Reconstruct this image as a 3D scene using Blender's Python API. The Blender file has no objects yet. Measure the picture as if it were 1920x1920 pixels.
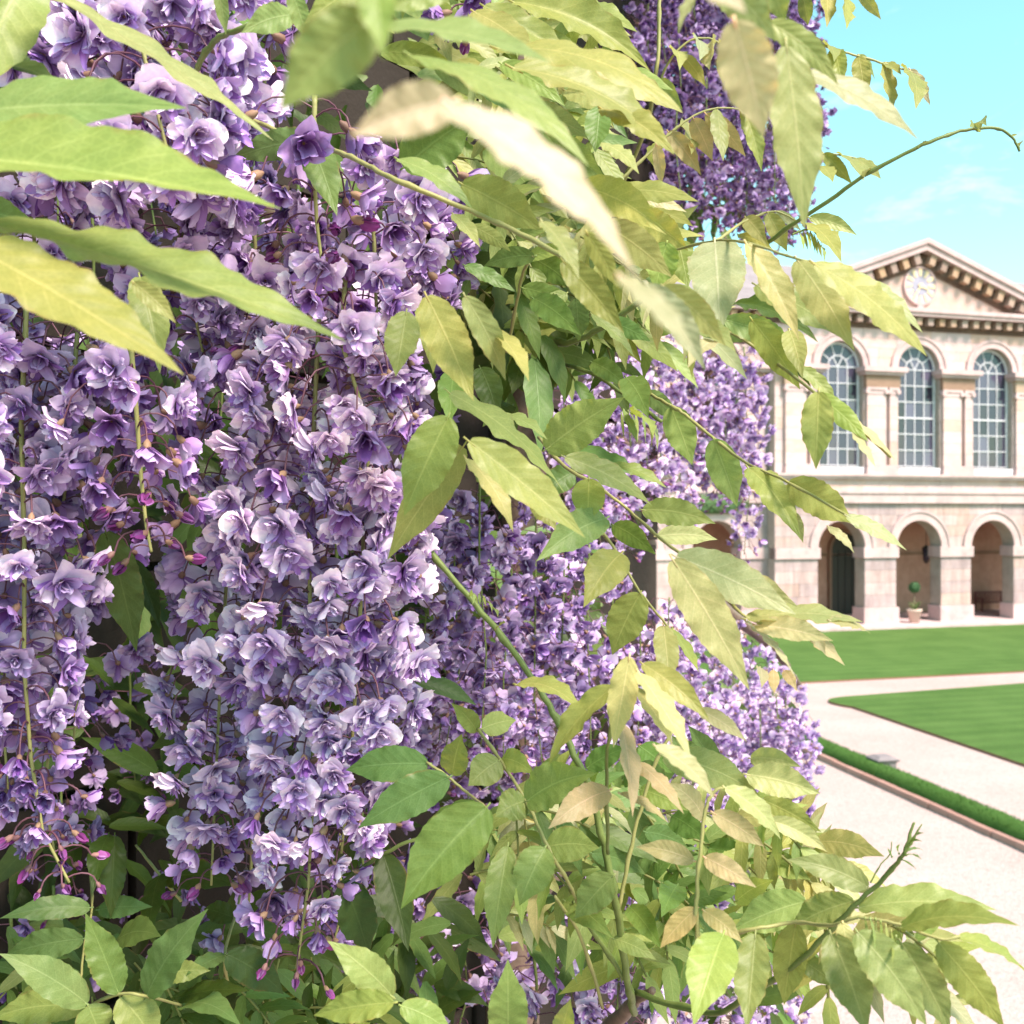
import bpy, bmesh, math, random
import numpy as np
from mathutils import Vector, Matrix

# ------------------------------------------------------------------ camera, world, sun, exposure
SC = bpy.context.scene
COL = SC.collection
CAMZ = 5.15          # first floor height above the court
F = 2059.0           # focal length in pixels of a 1920 px wide picture
cam_d = bpy.data.cameras.new('camera')
cam = bpy.data.objects.new('camera', cam_d); COL.objects.link(cam)
cam.location = (0, 0, CAMZ); cam.rotation_euler = (math.radians(90), 0, 0)
cam_d.sensor_width = 36.0; cam_d.lens = 36.0 * F / 1920.0
cam_d.clip_start = 0.03; cam_d.clip_end = 2000
cam_d.dof.use_dof = True; cam_d.dof.focus_distance = 0.85; cam_d.dof.aperture_fstop = 16.0
SC.camera = cam

SUN_AZ, SUN_EL = math.radians(136), math.radians(53)   # azimuth clockwise from +Y (north)
sdir = Vector((math.sin(SUN_AZ) * math.cos(SUN_EL), math.cos(SUN_AZ) * math.cos(SUN_EL), math.sin(SUN_EL)))
sun_d = bpy.data.lights.new('sun', 'SUN'); sun = bpy.data.objects.new('sun', sun_d); COL.objects.link(sun)
sun_d.energy = 3.3; sun_d.angle = math.radians(16); sun_d.color = (1.0, 0.84, 0.76)
sun.rotation_euler = (-sdir).to_track_quat('-Z', 'Y').to_euler()
sun.location = (20, -20, 40)

W = bpy.data.worlds.new('World'); SC.world = W; W.use_nodes = True
nt = W.node_tree; nt.nodes.clear()
def N(nt, t, **kw):
    n = nt.nodes.new(t)
    for k, v in kw.items():
        if k.startswith('i_'):
            key = k[2:]
            n.inputs[int(key) if key.isdigit() else key.replace('_', ' ')].default_value = v
        else: setattr(n, k, v)
    return n
def LK(nt, a, b): nt.links.new(a, b)
out = N(nt, 'ShaderNodeOutputWorld'); bg = N(nt, 'ShaderNodeBackground'); bg.inputs['Strength'].default_value = 0.100
sky = N(nt, 'ShaderNodeTexSky', sky_type='NISHITA'); sky.sun_disc = False
sky.sun_elevation = SUN_EL; sky.sun_rotation = SUN_AZ; sky.air_density = 1.0; sky.dust_density = 0.6; sky.ozone_density = 1.0
tint = N(nt, 'ShaderNodeMix', data_type='RGBA', blend_type='MULTIPLY'); tint.inputs[0].default_value = 1.0
tint.inputs[7].default_value = (0.98, 1.40, 1.04, 1)
LK(nt, sky.outputs[0], tint.inputs[6])
tc = N(nt, 'ShaderNodeTexCoord'); mp = N(nt, 'ShaderNodeMapping'); mp.inputs['Scale'].default_value = (1.0, 1.0, 2.6)
LK(nt, tc.outputs['Generated'], mp.inputs[0])
no = N(nt, 'ShaderNodeTexNoise'); no.inputs['Scale'].default_value = 7.5; no.inputs['Detail'].default_value = 9; no.inputs['Roughness'].default_value = 0.62; no.inputs['Distortion'].default_value = 0.5
LK(nt, mp.outputs[0], no.inputs['Vector'])
cr = N(nt, 'ShaderNodeValToRGB'); cr.color_ramp.elements[0].position = 0.555; cr.color_ramp.elements[1].position = 0.78
cr.color_ramp.elements[1].color = (0.62, 0.62, 0.62, 1)
LK(nt, no.outputs[0], cr.inputs[0])
mx = N(nt, 'ShaderNodeMix', data_type='RGBA'); mx.inputs[7].default_value = (4.6, 4.9, 4.8, 1)
LK(nt, cr.outputs[0], mx.inputs[0]); LK(nt, tint.outputs[2], mx.inputs[6])
LK(nt, mx.outputs[2], bg.inputs[0]); LK(nt, bg.outputs[0], out.inputs[0])

VS = SC.view_settings; VS.view_transform = 'Standard'; VS.look = 'None'; VS.gamma = 1.0; VS.exposure = 1.65; VS.use_curve_mapping = False
SC.cycles.use_denoising = True
SC.cycles.max_bounces = 8; SC.cycles.transparent_max_bounces = 6

# ------------------------------------------------------------------ helpers
def at(px, py, d):
    """a point d metres in front of the first-floor viewpoint, on the sight line measured in the photograph"""
    return Vector(((px - 960) / F * d, d, CAMZ + (960 - py) / F * d))
def G(px, py):
    d = CAMZ * F / (py - 960.0)
    return Vector(((px - 960) / F * d, d, 0))
def link(o, parent=None):
    COL.objects.link(o)
    if parent is not None: o.parent = parent
    return o
def tag(o, label=None, cat=None, kind=None, group=None):
    if label: o['label'] = label
    if cat: o['category'] = cat
    if kind: o['kind'] = kind
    if group: o['group'] = group
    return o
def empty(name, loc=(0, 0, 0), rz=0.0):
    o = bpy.data.objects.new(name, None); o.location = loc; o.rotation_euler = (0, 0, rz); o.empty_display_size = 0.1
    return link(o)

class MB:
    """collects geometry for ONE mesh object"""
    def __init__(s): s.v = []; s.f = []; s.mi = []; s.c = []; s.uv = []; s.sm = []
    def add(s, vs, fs, mi=0, smooth=False, cols=None, uvs=None):
        o = len(s.v); s.v += [tuple(x) for x in vs]
        for f in fs: s.f.append(tuple(i + o for i in f)); s.mi.append(mi); s.sm.append(smooth)
        if cols is not None: s.c += list(cols)
        elif s.c or False: s.c += [(1, 1, 1)] * len(vs)
        if uvs is not None: s.uv += list(uvs)
        return o
    def box(s, x0, x1, y0, y1, z0, z1, mi=0):
        v = [(x0,y0,z0),(x1,y0,z0),(x1,y1,z0),(x0,y1,z0),(x0,y0,z1),(x1,y0,z1),(x1,y1,z1),(x0,y1,z1)]
        s.add(v, [(0,3,2,1),(4,5,6,7),(0,1,5,4),(1,2,6,5),(2,3,7,6),(3,0,4,7)], mi)
    def prism(s, poly, y0, y1, mi=0):
        """poly: (x,z) counter-clockwise seen from -y"""
        n = len(poly)
        v = [(p[0], y0, p[1]) for p in poly] + [(p[0], y1, p[1]) for p in poly]
        f = [tuple(range(n)), tuple(range(2*n-1, n-1, -1))]
        for i in range(n):
            j = (i + 1) % n; f.append((i, i+n, j+n, j))
        s.add(v, f, mi)
    def strip(s, inner, outer, y0, y1, mi=0):
        """solid band between two (x,z) polylines"""
        n = len(inner)
        v = [(p[0], y0, p[1]) for p in inner] + [(p[0], y0, p[1]) for p in outer] + [(p[0], y1, p[1]) for p in inner] + [(p[0], y1, p[1]) for p in outer]
        f = []
        for i in range(n-1):
            f += [(i, i+n, i+1+n, i+1), (i+2*n, i+1+2*n, i+1+3*n, i+3*n), (i, i+1, i+1+2*n, i+2*n), (i+n, i+3*n, i+1+3*n, i+1+n)]
        f += [(0, 2*n, 3*n, n), (n-1, 2*n-1, 4*n-1, 3*n-1)]
        s.add(v, f, mi)
    def tube(s, pts, rad, k=6, mi=0, col=None, cap=True):
        pts = [Vector(p) for p in pts]; n = len(pts)
        if not hasattr(rad, '__len__'): rad = [rad] * n
        vs = []; ref = None
        for i, p in enumerate(pts):
            t = (pts[min(i+1, n-1)] - pts[max(i-1, 0)])
            t = t.normalized() if t.length > 1e-9 else Vector((0, 0, 1))
            if ref is None: ref = t.orthogonal().normalized()
            a = (ref - t * ref.dot(t)); a = a.normalized() if a.length > 1e-6 else t.orthogonal().normalized(); ref = a
            b = t.cross(a)
            for j in range(k):
                q = 2*math.pi*j/k; vs.append(p + (a*math.cos(q) + b*math.sin(q)) * rad[i])
        fs = []
        for i in range(n-1):
            for j in range(k):
                fs.append((i*k+j, i*k+(j+1) % k, (i+1)*k+(j+1) % k, (i+1)*k+j))
        if cap:
            fs.append(tuple(range(k-1, -1, -1))); fs.append(tuple((n-1)*k+j for j in range(k)))
        s.add(vs, fs, mi, True, cols=None if col is None else [col]*len(vs))
    def lathe(s, prof, k=16, c=(0, 0, 0), mi=0):
        vs = []; fs = []; n = len(prof)
        for r, z in prof:
            for j in range(k):
                q = 2*math.pi*j/k; vs.append((c[0]+r*math.cos(q), c[1]+r*math.sin(q), c[2]+z))
        for i in range(n-1):
            for j in range(k): fs.append((i*k+j, i*k+(j+1) % k, (i+1)*k+(j+1) % k, (i+1)*k+j))
        fs.append(tuple(range(k-1, -1, -1))); fs.append(tuple((n-1)*k+j for j in range(k)))
        s.add(vs, fs, mi, True)
    def mesh(s, name, mats):
        m = bpy.data.meshes.new(name); m.from_pydata(s.v, [], s.f)
        for x in mats: m.materials.append(x)
        if len(mats) > 1: m.polygons.foreach_set('material_index', s.mi)
        m.polygons.foreach_set('use_smooth', s.sm)
        if s.c and len(s.c) == len(s.v):
            a = m.color_attributes.new('Col', 'FLOAT_COLOR', 'POINT')
            arr = np.ones((len(s.c), 4), np.float32); arr[:, :3] = np.array([c[:3] for c in s.c], np.float32); a.data.foreach_set('color', arr.ravel())
        if s.uv and len(s.uv) == len(s.v):
            u = m.uv_layers.new(name='UVMap'); idx = np.empty(len(m.loops), np.int32); m.loops.foreach_get('vertex_index', idx)
            u.data.foreach_set('uv', np.array(s.uv, np.float32)[idx].ravel())
        m.update(); return m
    def build(s, name, mats, parent=None, loc=None):
        if not isinstance(mats, (list, tuple)): mats = [mats]
        o = bpy.data.objects.new(name, s.mesh(name, mats))
        if loc is not None: o.location = loc
        return link(o, parent)

# ------------------------------------------------------------------ materials
def newmat(name):
    m = bpy.data.materials.new(name); m.use_nodes = True; t = m.node_tree; t.nodes.clear()
    o = N(t, 'ShaderNodeOutputMaterial'); p = N(t, 'ShaderNodeBsdfPrincipled'); LK(t, p.outputs[0], o.inputs[0])
    return m, t, p, o
def ramp(t, src, stops):
    r = N(t, 'ShaderNodeValToRGB'); el = r.color_ramp.elements
    while len(el) < len(stops): el.new(0.5)
    for e, (pos, c) in zip(el, stops): e.position = pos; e.color = (*c, 1)
    LK(t, src, r.inputs[0]); return r.outputs[0]
def noise(t, scale, detail=4, rough=0.55, coord='Object', stretch=None):
    tc = N(t, 'ShaderNodeTexCoord'); src = tc.outputs[coord]
    if stretch:
        mp = N(t, 'ShaderNodeMapping'); mp.inputs['Scale'].default_value = stretch; LK(t, src, mp.inputs[0]); src = mp.outputs[0]
    n = N(t, 'ShaderNodeTexNoise'); n.inputs['Scale'].default_value = scale; n.inputs['Detail'].default_value = detail; n.inputs['Roughness'].default_value = rough
    LK(t, src, n.inputs['Vector']); return n.outputs[0]
def mixc(t, fac, a, b, mode='MIX'):
    m = N(t, 'ShaderNodeMix', data_type='RGBA', blend_type=mode)
    for sock, v in ((m.inputs[0], fac), (m.inputs[6], a), (m.inputs[7], b)):
        if isinstance(v, (int, float)): sock.default_value = v
        elif isinstance(v, tuple): sock.default_value = (*v, 1)
        else: LK(t, v, sock)
    return m.outputs[2]
def math_(t, op, a, b=None, clamp=False):
    m = N(t, 'ShaderNodeMath', operation=op, use_clamp=clamp)
    for sock, v in ((m.inputs[0], a), (m.inputs[1], b)):
        if v is None: continue
        if isinstance(v, (int, float)): sock.default_value = v
        else: LK(t, v, sock)
    return m.outputs[0]
def bump(t, p, h, strength=0.3, dist=0.02):
    b = N(t, 'ShaderNodeBump'); b.inputs['Strength'].default_value = strength; b.inputs['Distance'].default_value = dist
    LK(t, h, b.inputs['Height']); LK(t, b.outputs[0], p.inputs['Normal'])

def stone_mat(name, stops, grime=0.35, rough=0.9, streak=0.0, per_object=True):
    m, t, p, o = newmat(name)
    n1 = noise(t, 2.2, 8, 0.65)
    if per_object:
        oi = N(t, 'ShaderNodeObjectInfo'); fac = math_(t, 'ADD', math_(t, 'MULTIPLY', oi.outputs['Random'], 0.8), math_(t, 'MULTIPLY', math_(t, 'SUBTRACT', n1, 0.4), 0.5))
    else: fac = n1
    c = ramp(t, fac, stops)
    g = ramp(t, noise(t, 0.9, 9, 0.7), [(0.35, (1, 1, 1)), (0.75, (0.45, 0.42, 0.42))])
    c = mixc(t, grime, c, g, 'MULTIPLY')
    if streak:
        s = ramp(t, noise(t, 1.6, 6, 0.7, 'Object', (2.2, 2.2, 0.35)), [(0.42, (1, 1, 1)), (0.68, (0.34, 0.30, 0.30))])
        c = mixc(t, streak, c, s, 'MULTIPLY')
    LK(t, c, p.inputs['Base Color']); p.inputs['Roughness'].default_value = rough; p.inputs['Specular IOR Level'].default_value = 0.2
    bump(t, p, noise(t, 14, 6, 0.7), 0.35, 0.02)
    return m
M = {}
M['ashlar'] = stone_mat('ashlar', [(0.0, (0.57, 0.405, 0.385)), (0.25, (0.61, 0.45, 0.44)), (0.45, (0.54, 0.41, 0.42)), (0.62, (0.62, 0.445, 0.42)), (0.8, (0.57, 0.38, 0.32)), (1.0, (0.48, 0.375, 0.40))], 0.5)
M['ashlar_low'] = stone_mat('ashlar_low', [(0.0, (0.48, 0.345, 0.335)), (0.35, (0.58, 0.43, 0.415)), (0.6, (0.42, 0.32, 0.33)), (0.85, (0.54, 0.375, 0.33)), (1.0, (0.38, 0.295, 0.32))], 0.6, streak=0.4)
M['dressed'] = stone_mat('dressed_stone', [(0.25, (0.44, 0.315, 0.315)), (0.5, (0.55, 0.40, 0.40)), (0.75, (0.59, 0.425, 0.41))], 0.55, per_object=False)
M['brown_stone'] = stone_mat('brown_stone', [(0.25, (0.30, 0.19, 0.14)), (0.5, (0.38, 0.25, 0.18)), (0.75, (0.42, 0.30, 0.23))], 0.5, per_object=True)
M['eave_shade'] = stone_mat('eave_shade_stone', [(0.25, (0.085, 0.05, 0.04)), (0.5, (0.14, 0.085, 0.065)), (0.75, (0.20, 0.13, 0.10))], 0.6, per_object=False)  # shade under the eaves, painted into the colour of the cornice bands
M['modillion'] = stone_mat('modillion_stone', [(0.0, (0.30, 0.20, 0.16)), (0.4, (0.40, 0.30, 0.27)), (0.75, (0.46, 0.29, 0.18)), (1.0, (0.24, 0.17, 0.15))], 0.5)
M['arcade'] = stone_mat('arcade_plaster', [(0.3, (0.50, 0.29, 0.22)), (0.7, (0.62, 0.38, 0.30))], 0.4, per_object=False)
M['core'] = stone_mat('mortar', [(0.3, (0.34, 0.28, 0.25)), (0.7, (0.44, 0.37, 0.33))], 0.5, per_object=False)
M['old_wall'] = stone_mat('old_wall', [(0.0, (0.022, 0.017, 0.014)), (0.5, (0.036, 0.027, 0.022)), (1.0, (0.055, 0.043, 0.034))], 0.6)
M['kerb'] = stone_mat('brick_kerb', [(0.0, (0.34, 0.19, 0.155)), (0.5, (0.40, 0.24, 0.20)), (1.0, (0.29, 0.155, 0.125))], 0.35)
M['grey_stone'] = stone_mat('grey_stone', [(0.3, (0.17, 0.145, 0.15)), (0.7, (0.27, 0.23, 0.235))], 0.4, per_object=False)
M['slate'] = stone_mat('stone_slate', [(0.3, (0.20, 0.17, 0.18)), (0.7, (0.30, 0.26, 0.27))], 0.5, per_object=False)
def plain(name, col, rough=0.6, spec=0.4, ior=1.5, metallic=0.0):
    m, t, p, o = newmat(name)
    n = noise(t, 6, 5, 0.6); c = mixc(t, n, tuple(x*0.82 for x in col), tuple(min(1, x*1.15) for x in col))
    LK(t, c, p.inputs['Base Color']); p.inputs['Roughness'].default_value = rough; p.inputs['Specular IOR Level'].default_value = spec; p.inputs['IOR'].default_value = ior
    p.inputs['Metallic'].default_value = metallic
    return m
M['white'] = plain('white_paint', (0.60, 0.57, 0.62), 0.5)
M['gold'] = plain('gold_leaf', (0.74, 0.55, 0.34), 0.45)
M['dial'] = plain('clock_dial', (0.38, 0.33, 0.38), 0.6)
M['terracotta'] = plain('terracotta', (0.56, 0.42, 0.36), 0.8, 0.2)
M['iron'] = plain('black_iron', (0.03, 0.028, 0.03), 0.5)
M['bench'] = plain('bench_wood', (0.20, 0.075, 0.065), 0.6)
M['dark_door'] = plain('dark_door', (0.035, 0.03, 0.028), 0.4)
m, t, p, o = newmat('window_glass'); p.inputs['Roughness'].default_value = 0.03; p.inputs['IOR'].default_value = 1.5; p.inputs['Specular IOR Level'].default_value = 0.5
oi = N(t, 'ShaderNodeObjectInfo'); LK(t, ramp(t, oi.outputs['Random'], [(0, (0.028, 0.024, 0.040)), (0.6, (0.062, 0.054, 0.090)), (1, (0.11, 0.096, 0.150))]), p.inputs['Base Color']); M['glass'] = m
bump(t, p, noise(t, 1.5, 2, 0.5), 0.12, 0.05)
# ground
m, t, p, o = newmat('gravel')
v = N(t, 'ShaderNodeTexVoronoi'); v.inputs['Scale'].default_value = 34; tcg = N(t, 'ShaderNodeTexCoord'); LK(t, tcg.outputs['Object'], v.inputs['Vector'])
gv = N(t, 'ShaderNodeSeparateColor'); LK(t, v.outputs['Color'], gv.inputs[0])
c = mixc(t, 1.0, ramp(t, noise(t, 0.35, 7, 0.65), [(0.3, (0.365, 0.275, 0.254)), (0.7, (0.445, 0.342, 0.322))]), ramp(t, gv.outputs[0], [(0, (0.88, 0.86, 0.85)), (1, (1.08, 1.07, 1.07))]), 'MULTIPLY')
sp = ramp(t, noise(t, 9, 6, 0.8), [(0.54, (1, 1, 1)), (0.70, (0.66, 0.58, 0.55))])
c = mixc(t, 1.0, c, sp, 'MULTIPLY')
LK(t, c, p.inputs['Base Color']); p.inputs['Roughness'].default_value = 0.95; p.inputs['Specular IOR Level'].default_value = 0.1
bump(t, p, v.outputs['Distance'], 0.5, 0.02); M['gravel'] = m
def grass_mat(name, a, b, stripes=True):
    m, t, p, o = newmat(name)
    c = ramp(t, noise(t, 60, 5, 0.8), [(0.3, a), (0.7, b)])
    c = mixc(t, 1.0, c, ramp(t, noise(t, 0.6, 6, 0.6), [(0.35, (0.80, 0.84, 0.75)), (0.65, (1.1, 1.06, 1.05))]), 'MULTIPLY')
    if stripes:
        w = N(t, 'ShaderNodeTexWave'); w.inputs['Scale'].default_value = 0.42; w.inputs['Distortion'].default_value = 0.6; w.inputs['Detail'].default_value = 2
        tcx = N(t, 'ShaderNodeTexCoord'); mpx = N(t, 'ShaderNodeMapping'); mpx.inputs['Rotation'].default_value = (0, 0, math.radians(75)); LK(t, tcx.outputs['Object'], mpx.inputs[0]); LK(t, mpx.outputs[0], w.inputs[0])
        c = mixc(t, 1.0, c, ramp(t, w.outputs[1], [(0.3, (0.91, 0.92, 0.91)), (0.7, (1.06, 1.05, 1.06))]), 'MULTIPLY')
    LK(t, c, p.inputs['Base Color']); p.inputs['Roughness'].default_value = 0.9; p.inputs['Specular IOR Level'].default_value = 0.1
    bump(t, p, noise(t, 45, 4, 0.8), 0.8, 0.05)
    return m
M['lawn'] = grass_mat('lawn_grass', (0.055, 0.116, 0.026), (0.118, 0.200, 0.053))
M['verge'] = grass_mat('verge_grass', (0.045, 0.115, 0.024), (0.11, 0.20, 0.045), False)
M['soil'] = plain('soil_edge', (0.20, 0.10, 0.07), 0.95, 0.1)

# ------------------------------------------------------------------ ground, lawns, paths
g = MB(); S = 400
g.add([(-S, -S, 0), (S, -S, 0), (S, S, 0), (-S, S, 0)], [(0, 1, 2, 3)])
tag(g.build('gravel_court', M['gravel']), 'pale pink gravel court and paths', kind='structure')
def ext(a, b, s):
    d = (b - a).normalized(); return b + d * s
def slab(name, poly, h, mtop, mside, label):
    b = MB(); n = len(poly)
    v = [(p.x, p.y, 0.0) for p in poly] + [(p.x, p.y, h) for p in poly]
    b.add(v, [tuple(range(n, 2*n))], 0); b.add(v, [(i, (i+1) % n, (i+1) % n+n, i+n) for i in range(n)], 1)
    o = b.build(name, [mtop, mside]); tag(o, label, kind='structure'); return o
def ccw(poly):
    a = sum(p.x*q.y - q.x*p.y for p, q in zip(poly, poly[1:]+poly[:1])); return poly if a > 0 else poly[::-1]
# far lawn in front of the building
fl = [ext(G(1920, 1172), G(1400, 1187), 18), ext(G(1400, 1187), G(1920, 1172), 25), ext(G(1500, 1282), G(1920, 1261), 18), ext(G(1920, 1261), G(1500, 1282), 10)]
slab('far_lawn', ccw(fl), 0.05, M['lawn'], M['soil'], 'strip of mown lawn before the arcade')
c0 = G(1510, 1315); a0 = G(1592, 1309); b0 = G(1600, 1329)
poly = [ext(G(1553, 1313), G(1920, 1285), 20)]
for k in range(9):
    s = k/8; poly.append(a0*(1-s)**2 + c0*2*s*(1-s) + b0*s*s)
bb = ext(G(1600, 1329), G(1920, 1438), 14); poly += [bb, bb + Vector((22, 4, 0))]
slab('near_lawn', ccw(poly), 0.06, M['lawn'], M['soil'], 'pointed corner of the mown lawn between the gravel paths')
# brick kerb and grass verge crossing the gravel
k0 = ext(G(1920, 1601), G(1519, 1419), 7); k1 = ext(G(1519, 1419), G(1920, 1601), 6)
kd = (k1 - k0).normalized(); kn = Vector((-kd.y, kd.x, 0))
if kn.x < 0: kn = -kn
Lk = (k1 - k0).length; ang = math.atan2(kd.y, kd.x)
verge = empty('grass_verge', k0, ang); tag(verge, 'low clipped grass bank behind a pink brick kerb, crossing the gravel', 'grass verge')
sgn = 1 if Vector((-math.sin(ang), math.cos(ang), 0)).dot(kn) > 0 else -1
kb = MB(); kb.box(0, 0.548, 0.04*sgn, 0.16*sgn, 0, 0.11); kmesh = kb.mesh('kerb_stone', [M['kerb']])
bpy_rng = random.Random(5)
for i in range(int(Lk / 0.56)):
    o = bpy.data.objects.new('kerb_stone', kmesh); o.location = (i*0.56, bpy_rng.uniform(-.008, .008), bpy_rng.uniform(-0.008, .004)); o.rotation_euler = (0, 0, bpy_rng.uniform(-.008, .008)); link(o, verge)
bk = MB(); prof = [(0.17, 0.0), (0.18, 0.16), (0.24, 0.25), (0.36, 0.29), (0.52, 0.28), (0.66, 0.20), (0.74, 0.0)]
ns = 60; vs = []
for i in range(ns+1):
    for (y, z) in prof: vs.append((Lk*i/ns, sgn*(y + bpy_rng.uniform(-.02, .02)), max(0, z + (bpy_rng.uniform(-.02, .02) if z else 0))))
npf = len(prof); bk.add(vs, [(i*npf+j, i*npf+j+1, (i+1)*npf+j+1, (i+1)*npf+j) for i in range(ns) for j in range(npf-1)], 0, True)
bk.build('bank', M['verge'], verge)
tf = MB()
for i in range(9000):
    x = bpy_rng.uniform(0, Lk); q = bpy_rng.random()*(npf-1); j = int(q); fr = q-j
    y = prof[j][0]*(1-fr)+prof[j+1][0]*fr; z = prof[j][1]*(1-fr)+prof[j+1][1]*fr
    h = bpy_rng.uniform(.02, .05); a = bpy_rng.uniform(0, 6.28); w = .006; lx, ly = bpy_rng.uniform(-.02, .02), bpy_rng.uniform(-.02, .02)
    out_ = (y-0.45)*0.08
    tf.add([(x-w*math.cos(a), sgn*y-w*math.sin(a), z-.005), (x+w*math.cos(a), sgn*y+w*math.sin(a), z-.005), (x+lx, sgn*(y+out_)+ly, z+h)], [(0, 1, 2)])
tag(tf.build('grass_blades', M['verge'], verge), kind='stuff')

# stone pedestal beyond the verge
bp = G(1655, 1452); bol = empty('stone_pedestal', bp, ang); bol.scale = (.85, .85, .92)
tag(bol, 'low grey stone pedestal with a moulded cap behind the grass verge', 'pedestal')
b = MB(); b.box(-.22, .22, -.22, .22, 0, .30); b.build('shaft', M['grey_stone'], bol)
b = MB(); b.box(-.26, .26, -.26, .26, -.01, .08); b.build('plinth', M['grey_stone'], bol)
b = MB(); b.add([(-.25,-.25,.30),(.25,-.25,.30),(.25,.25,.30),(-.25,.25,.30),(-.28,-.28,.35),(.28,-.28,.35),(.28,.28,.35),(-.28,.28,.35),(-.15,-.15,.41),(.15,-.15,.41),(.15,.15,.41),(-.15,.15,.41)],
    [(3,2,1,0),(0,1,5,4),(1,2,6,5),(2,3,7,6),(3,0,4,7),(4,5,9,8),(5,6,10,9),(6,7,11,10),(7,4,8,11),(8,9,10,11)]); b.build('cap', M['grey_stone'], bol)

# ------------------------------------------------------------------ the library building
BA = math.radians(17.0)
lib = empty('library_building', (18.52, 50.0, 0), BA)
tag(lib, 'pale stone classical building with arcade, arched windows, pediment and clock', 'building')
BAY = 4.05; HW = 7.4
def part(b, name, mat, parent=lib): return b.build(name, mat, parent)
def arc(xc, zc, r, a0=0.0, a1=math.pi, n=24):
    return [(xc + r*math.cos(a0+(a1-a0)*i/n), zc + r*math.sin(a0+(a1-a0)*i/n)) for i in range(n+1)]
def clip_block(x0, x1, z0, z1, arches, n=10):
    """rectangle minus arch circles that stand below or beside it; returns ccw polygon (x,z)"""
    xs = [x0 + (x1-x0)*i/n for i in range(n+1)]
    bot = []
    for x in xs:
        zb = z0
        for (xc, zs, r) in arches:
            if abs(x-xc) < r and z1 > zs: zb = max(zb, zs + math.sqrt(r*r-(x-xc)**2))
        bot.append(zb)
    ok = [i for i in range(n+1) if bot[i] < z1 - 0.02]
    if len(ok) < 2: return None
    if all(abs(b-z0) < 1e-6 for b in bot): return [(x0, z0), (x1, z0), (x1, z1), (x0, z1)]
    # keep the longest run
    runs = []; cur = [ok[0]]
    for i in ok[1:]:
        if i == cur[-1]+1: cur.append(i)
        else: runs.append(cur); cur = [i]
    runs.append(cur); run = max(runs, key=len)
    if len(run) < 2: return None
    return [(xs[i], bot[i]) for i in run] + [(xs[run[-1]], z1), (xs[run[0]], z1)]
LOW = dict(zs=3.55, r=1.2, ro=1.56, z0=0.17)
UPP = dict(zs=11.65, r=1.12, ro=1.46, z0=7.16)
rb = random.Random(11)
def lay_blocks(parent, mat, x0, x1, courses, yf, th, holes, arches, length=(0.9, 1.7)):
    for (z0, z1) in courses:
        segs = [(x0, x1)]
        for (hx0, hx1, hz0, hz1) in holes:
            if z0 < hz1 - 1e-3 and z1 > hz0 + 1e-3:
                ns = []
                for a, b_ in segs:
                    if hx1 <= a or hx0 >= b_: ns.append((a, b_))
                    else:
                        if hx0 > a: ns.append((a, hx0))
                        if hx1 < b_: ns.append((hx1, b_))
                segs = ns
        for a, b_ in segs:
            w = b_ - a
            if w < 0.15: continue
            n = max(1, round(w / rb.uniform(*length)))
            cuts = [a] + sorted(a + w*(i + rb.uniform(-.22, .22))/n for i in range(1, n)) + [b_]
            for c0_, c1_ in zip(cuts, cuts[1:]):
                poly = clip_block(c0_+.006, c1_-.006, z0+.006, z1-.006, arches)
                if not poly: continue
                bb_ = MB(); bb_.prism(poly, yf + rb.uniform(-.006, .006), yf + th); bb_.build('stone_block', mat, parent)
def courses(z0, z1, h):
    n = max(1, round((z1-z0)/h)); return [(z0+(z1-z0)*i/n, z0+(z1-z0)*(i+1)/n) for i in range(n)]
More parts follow.
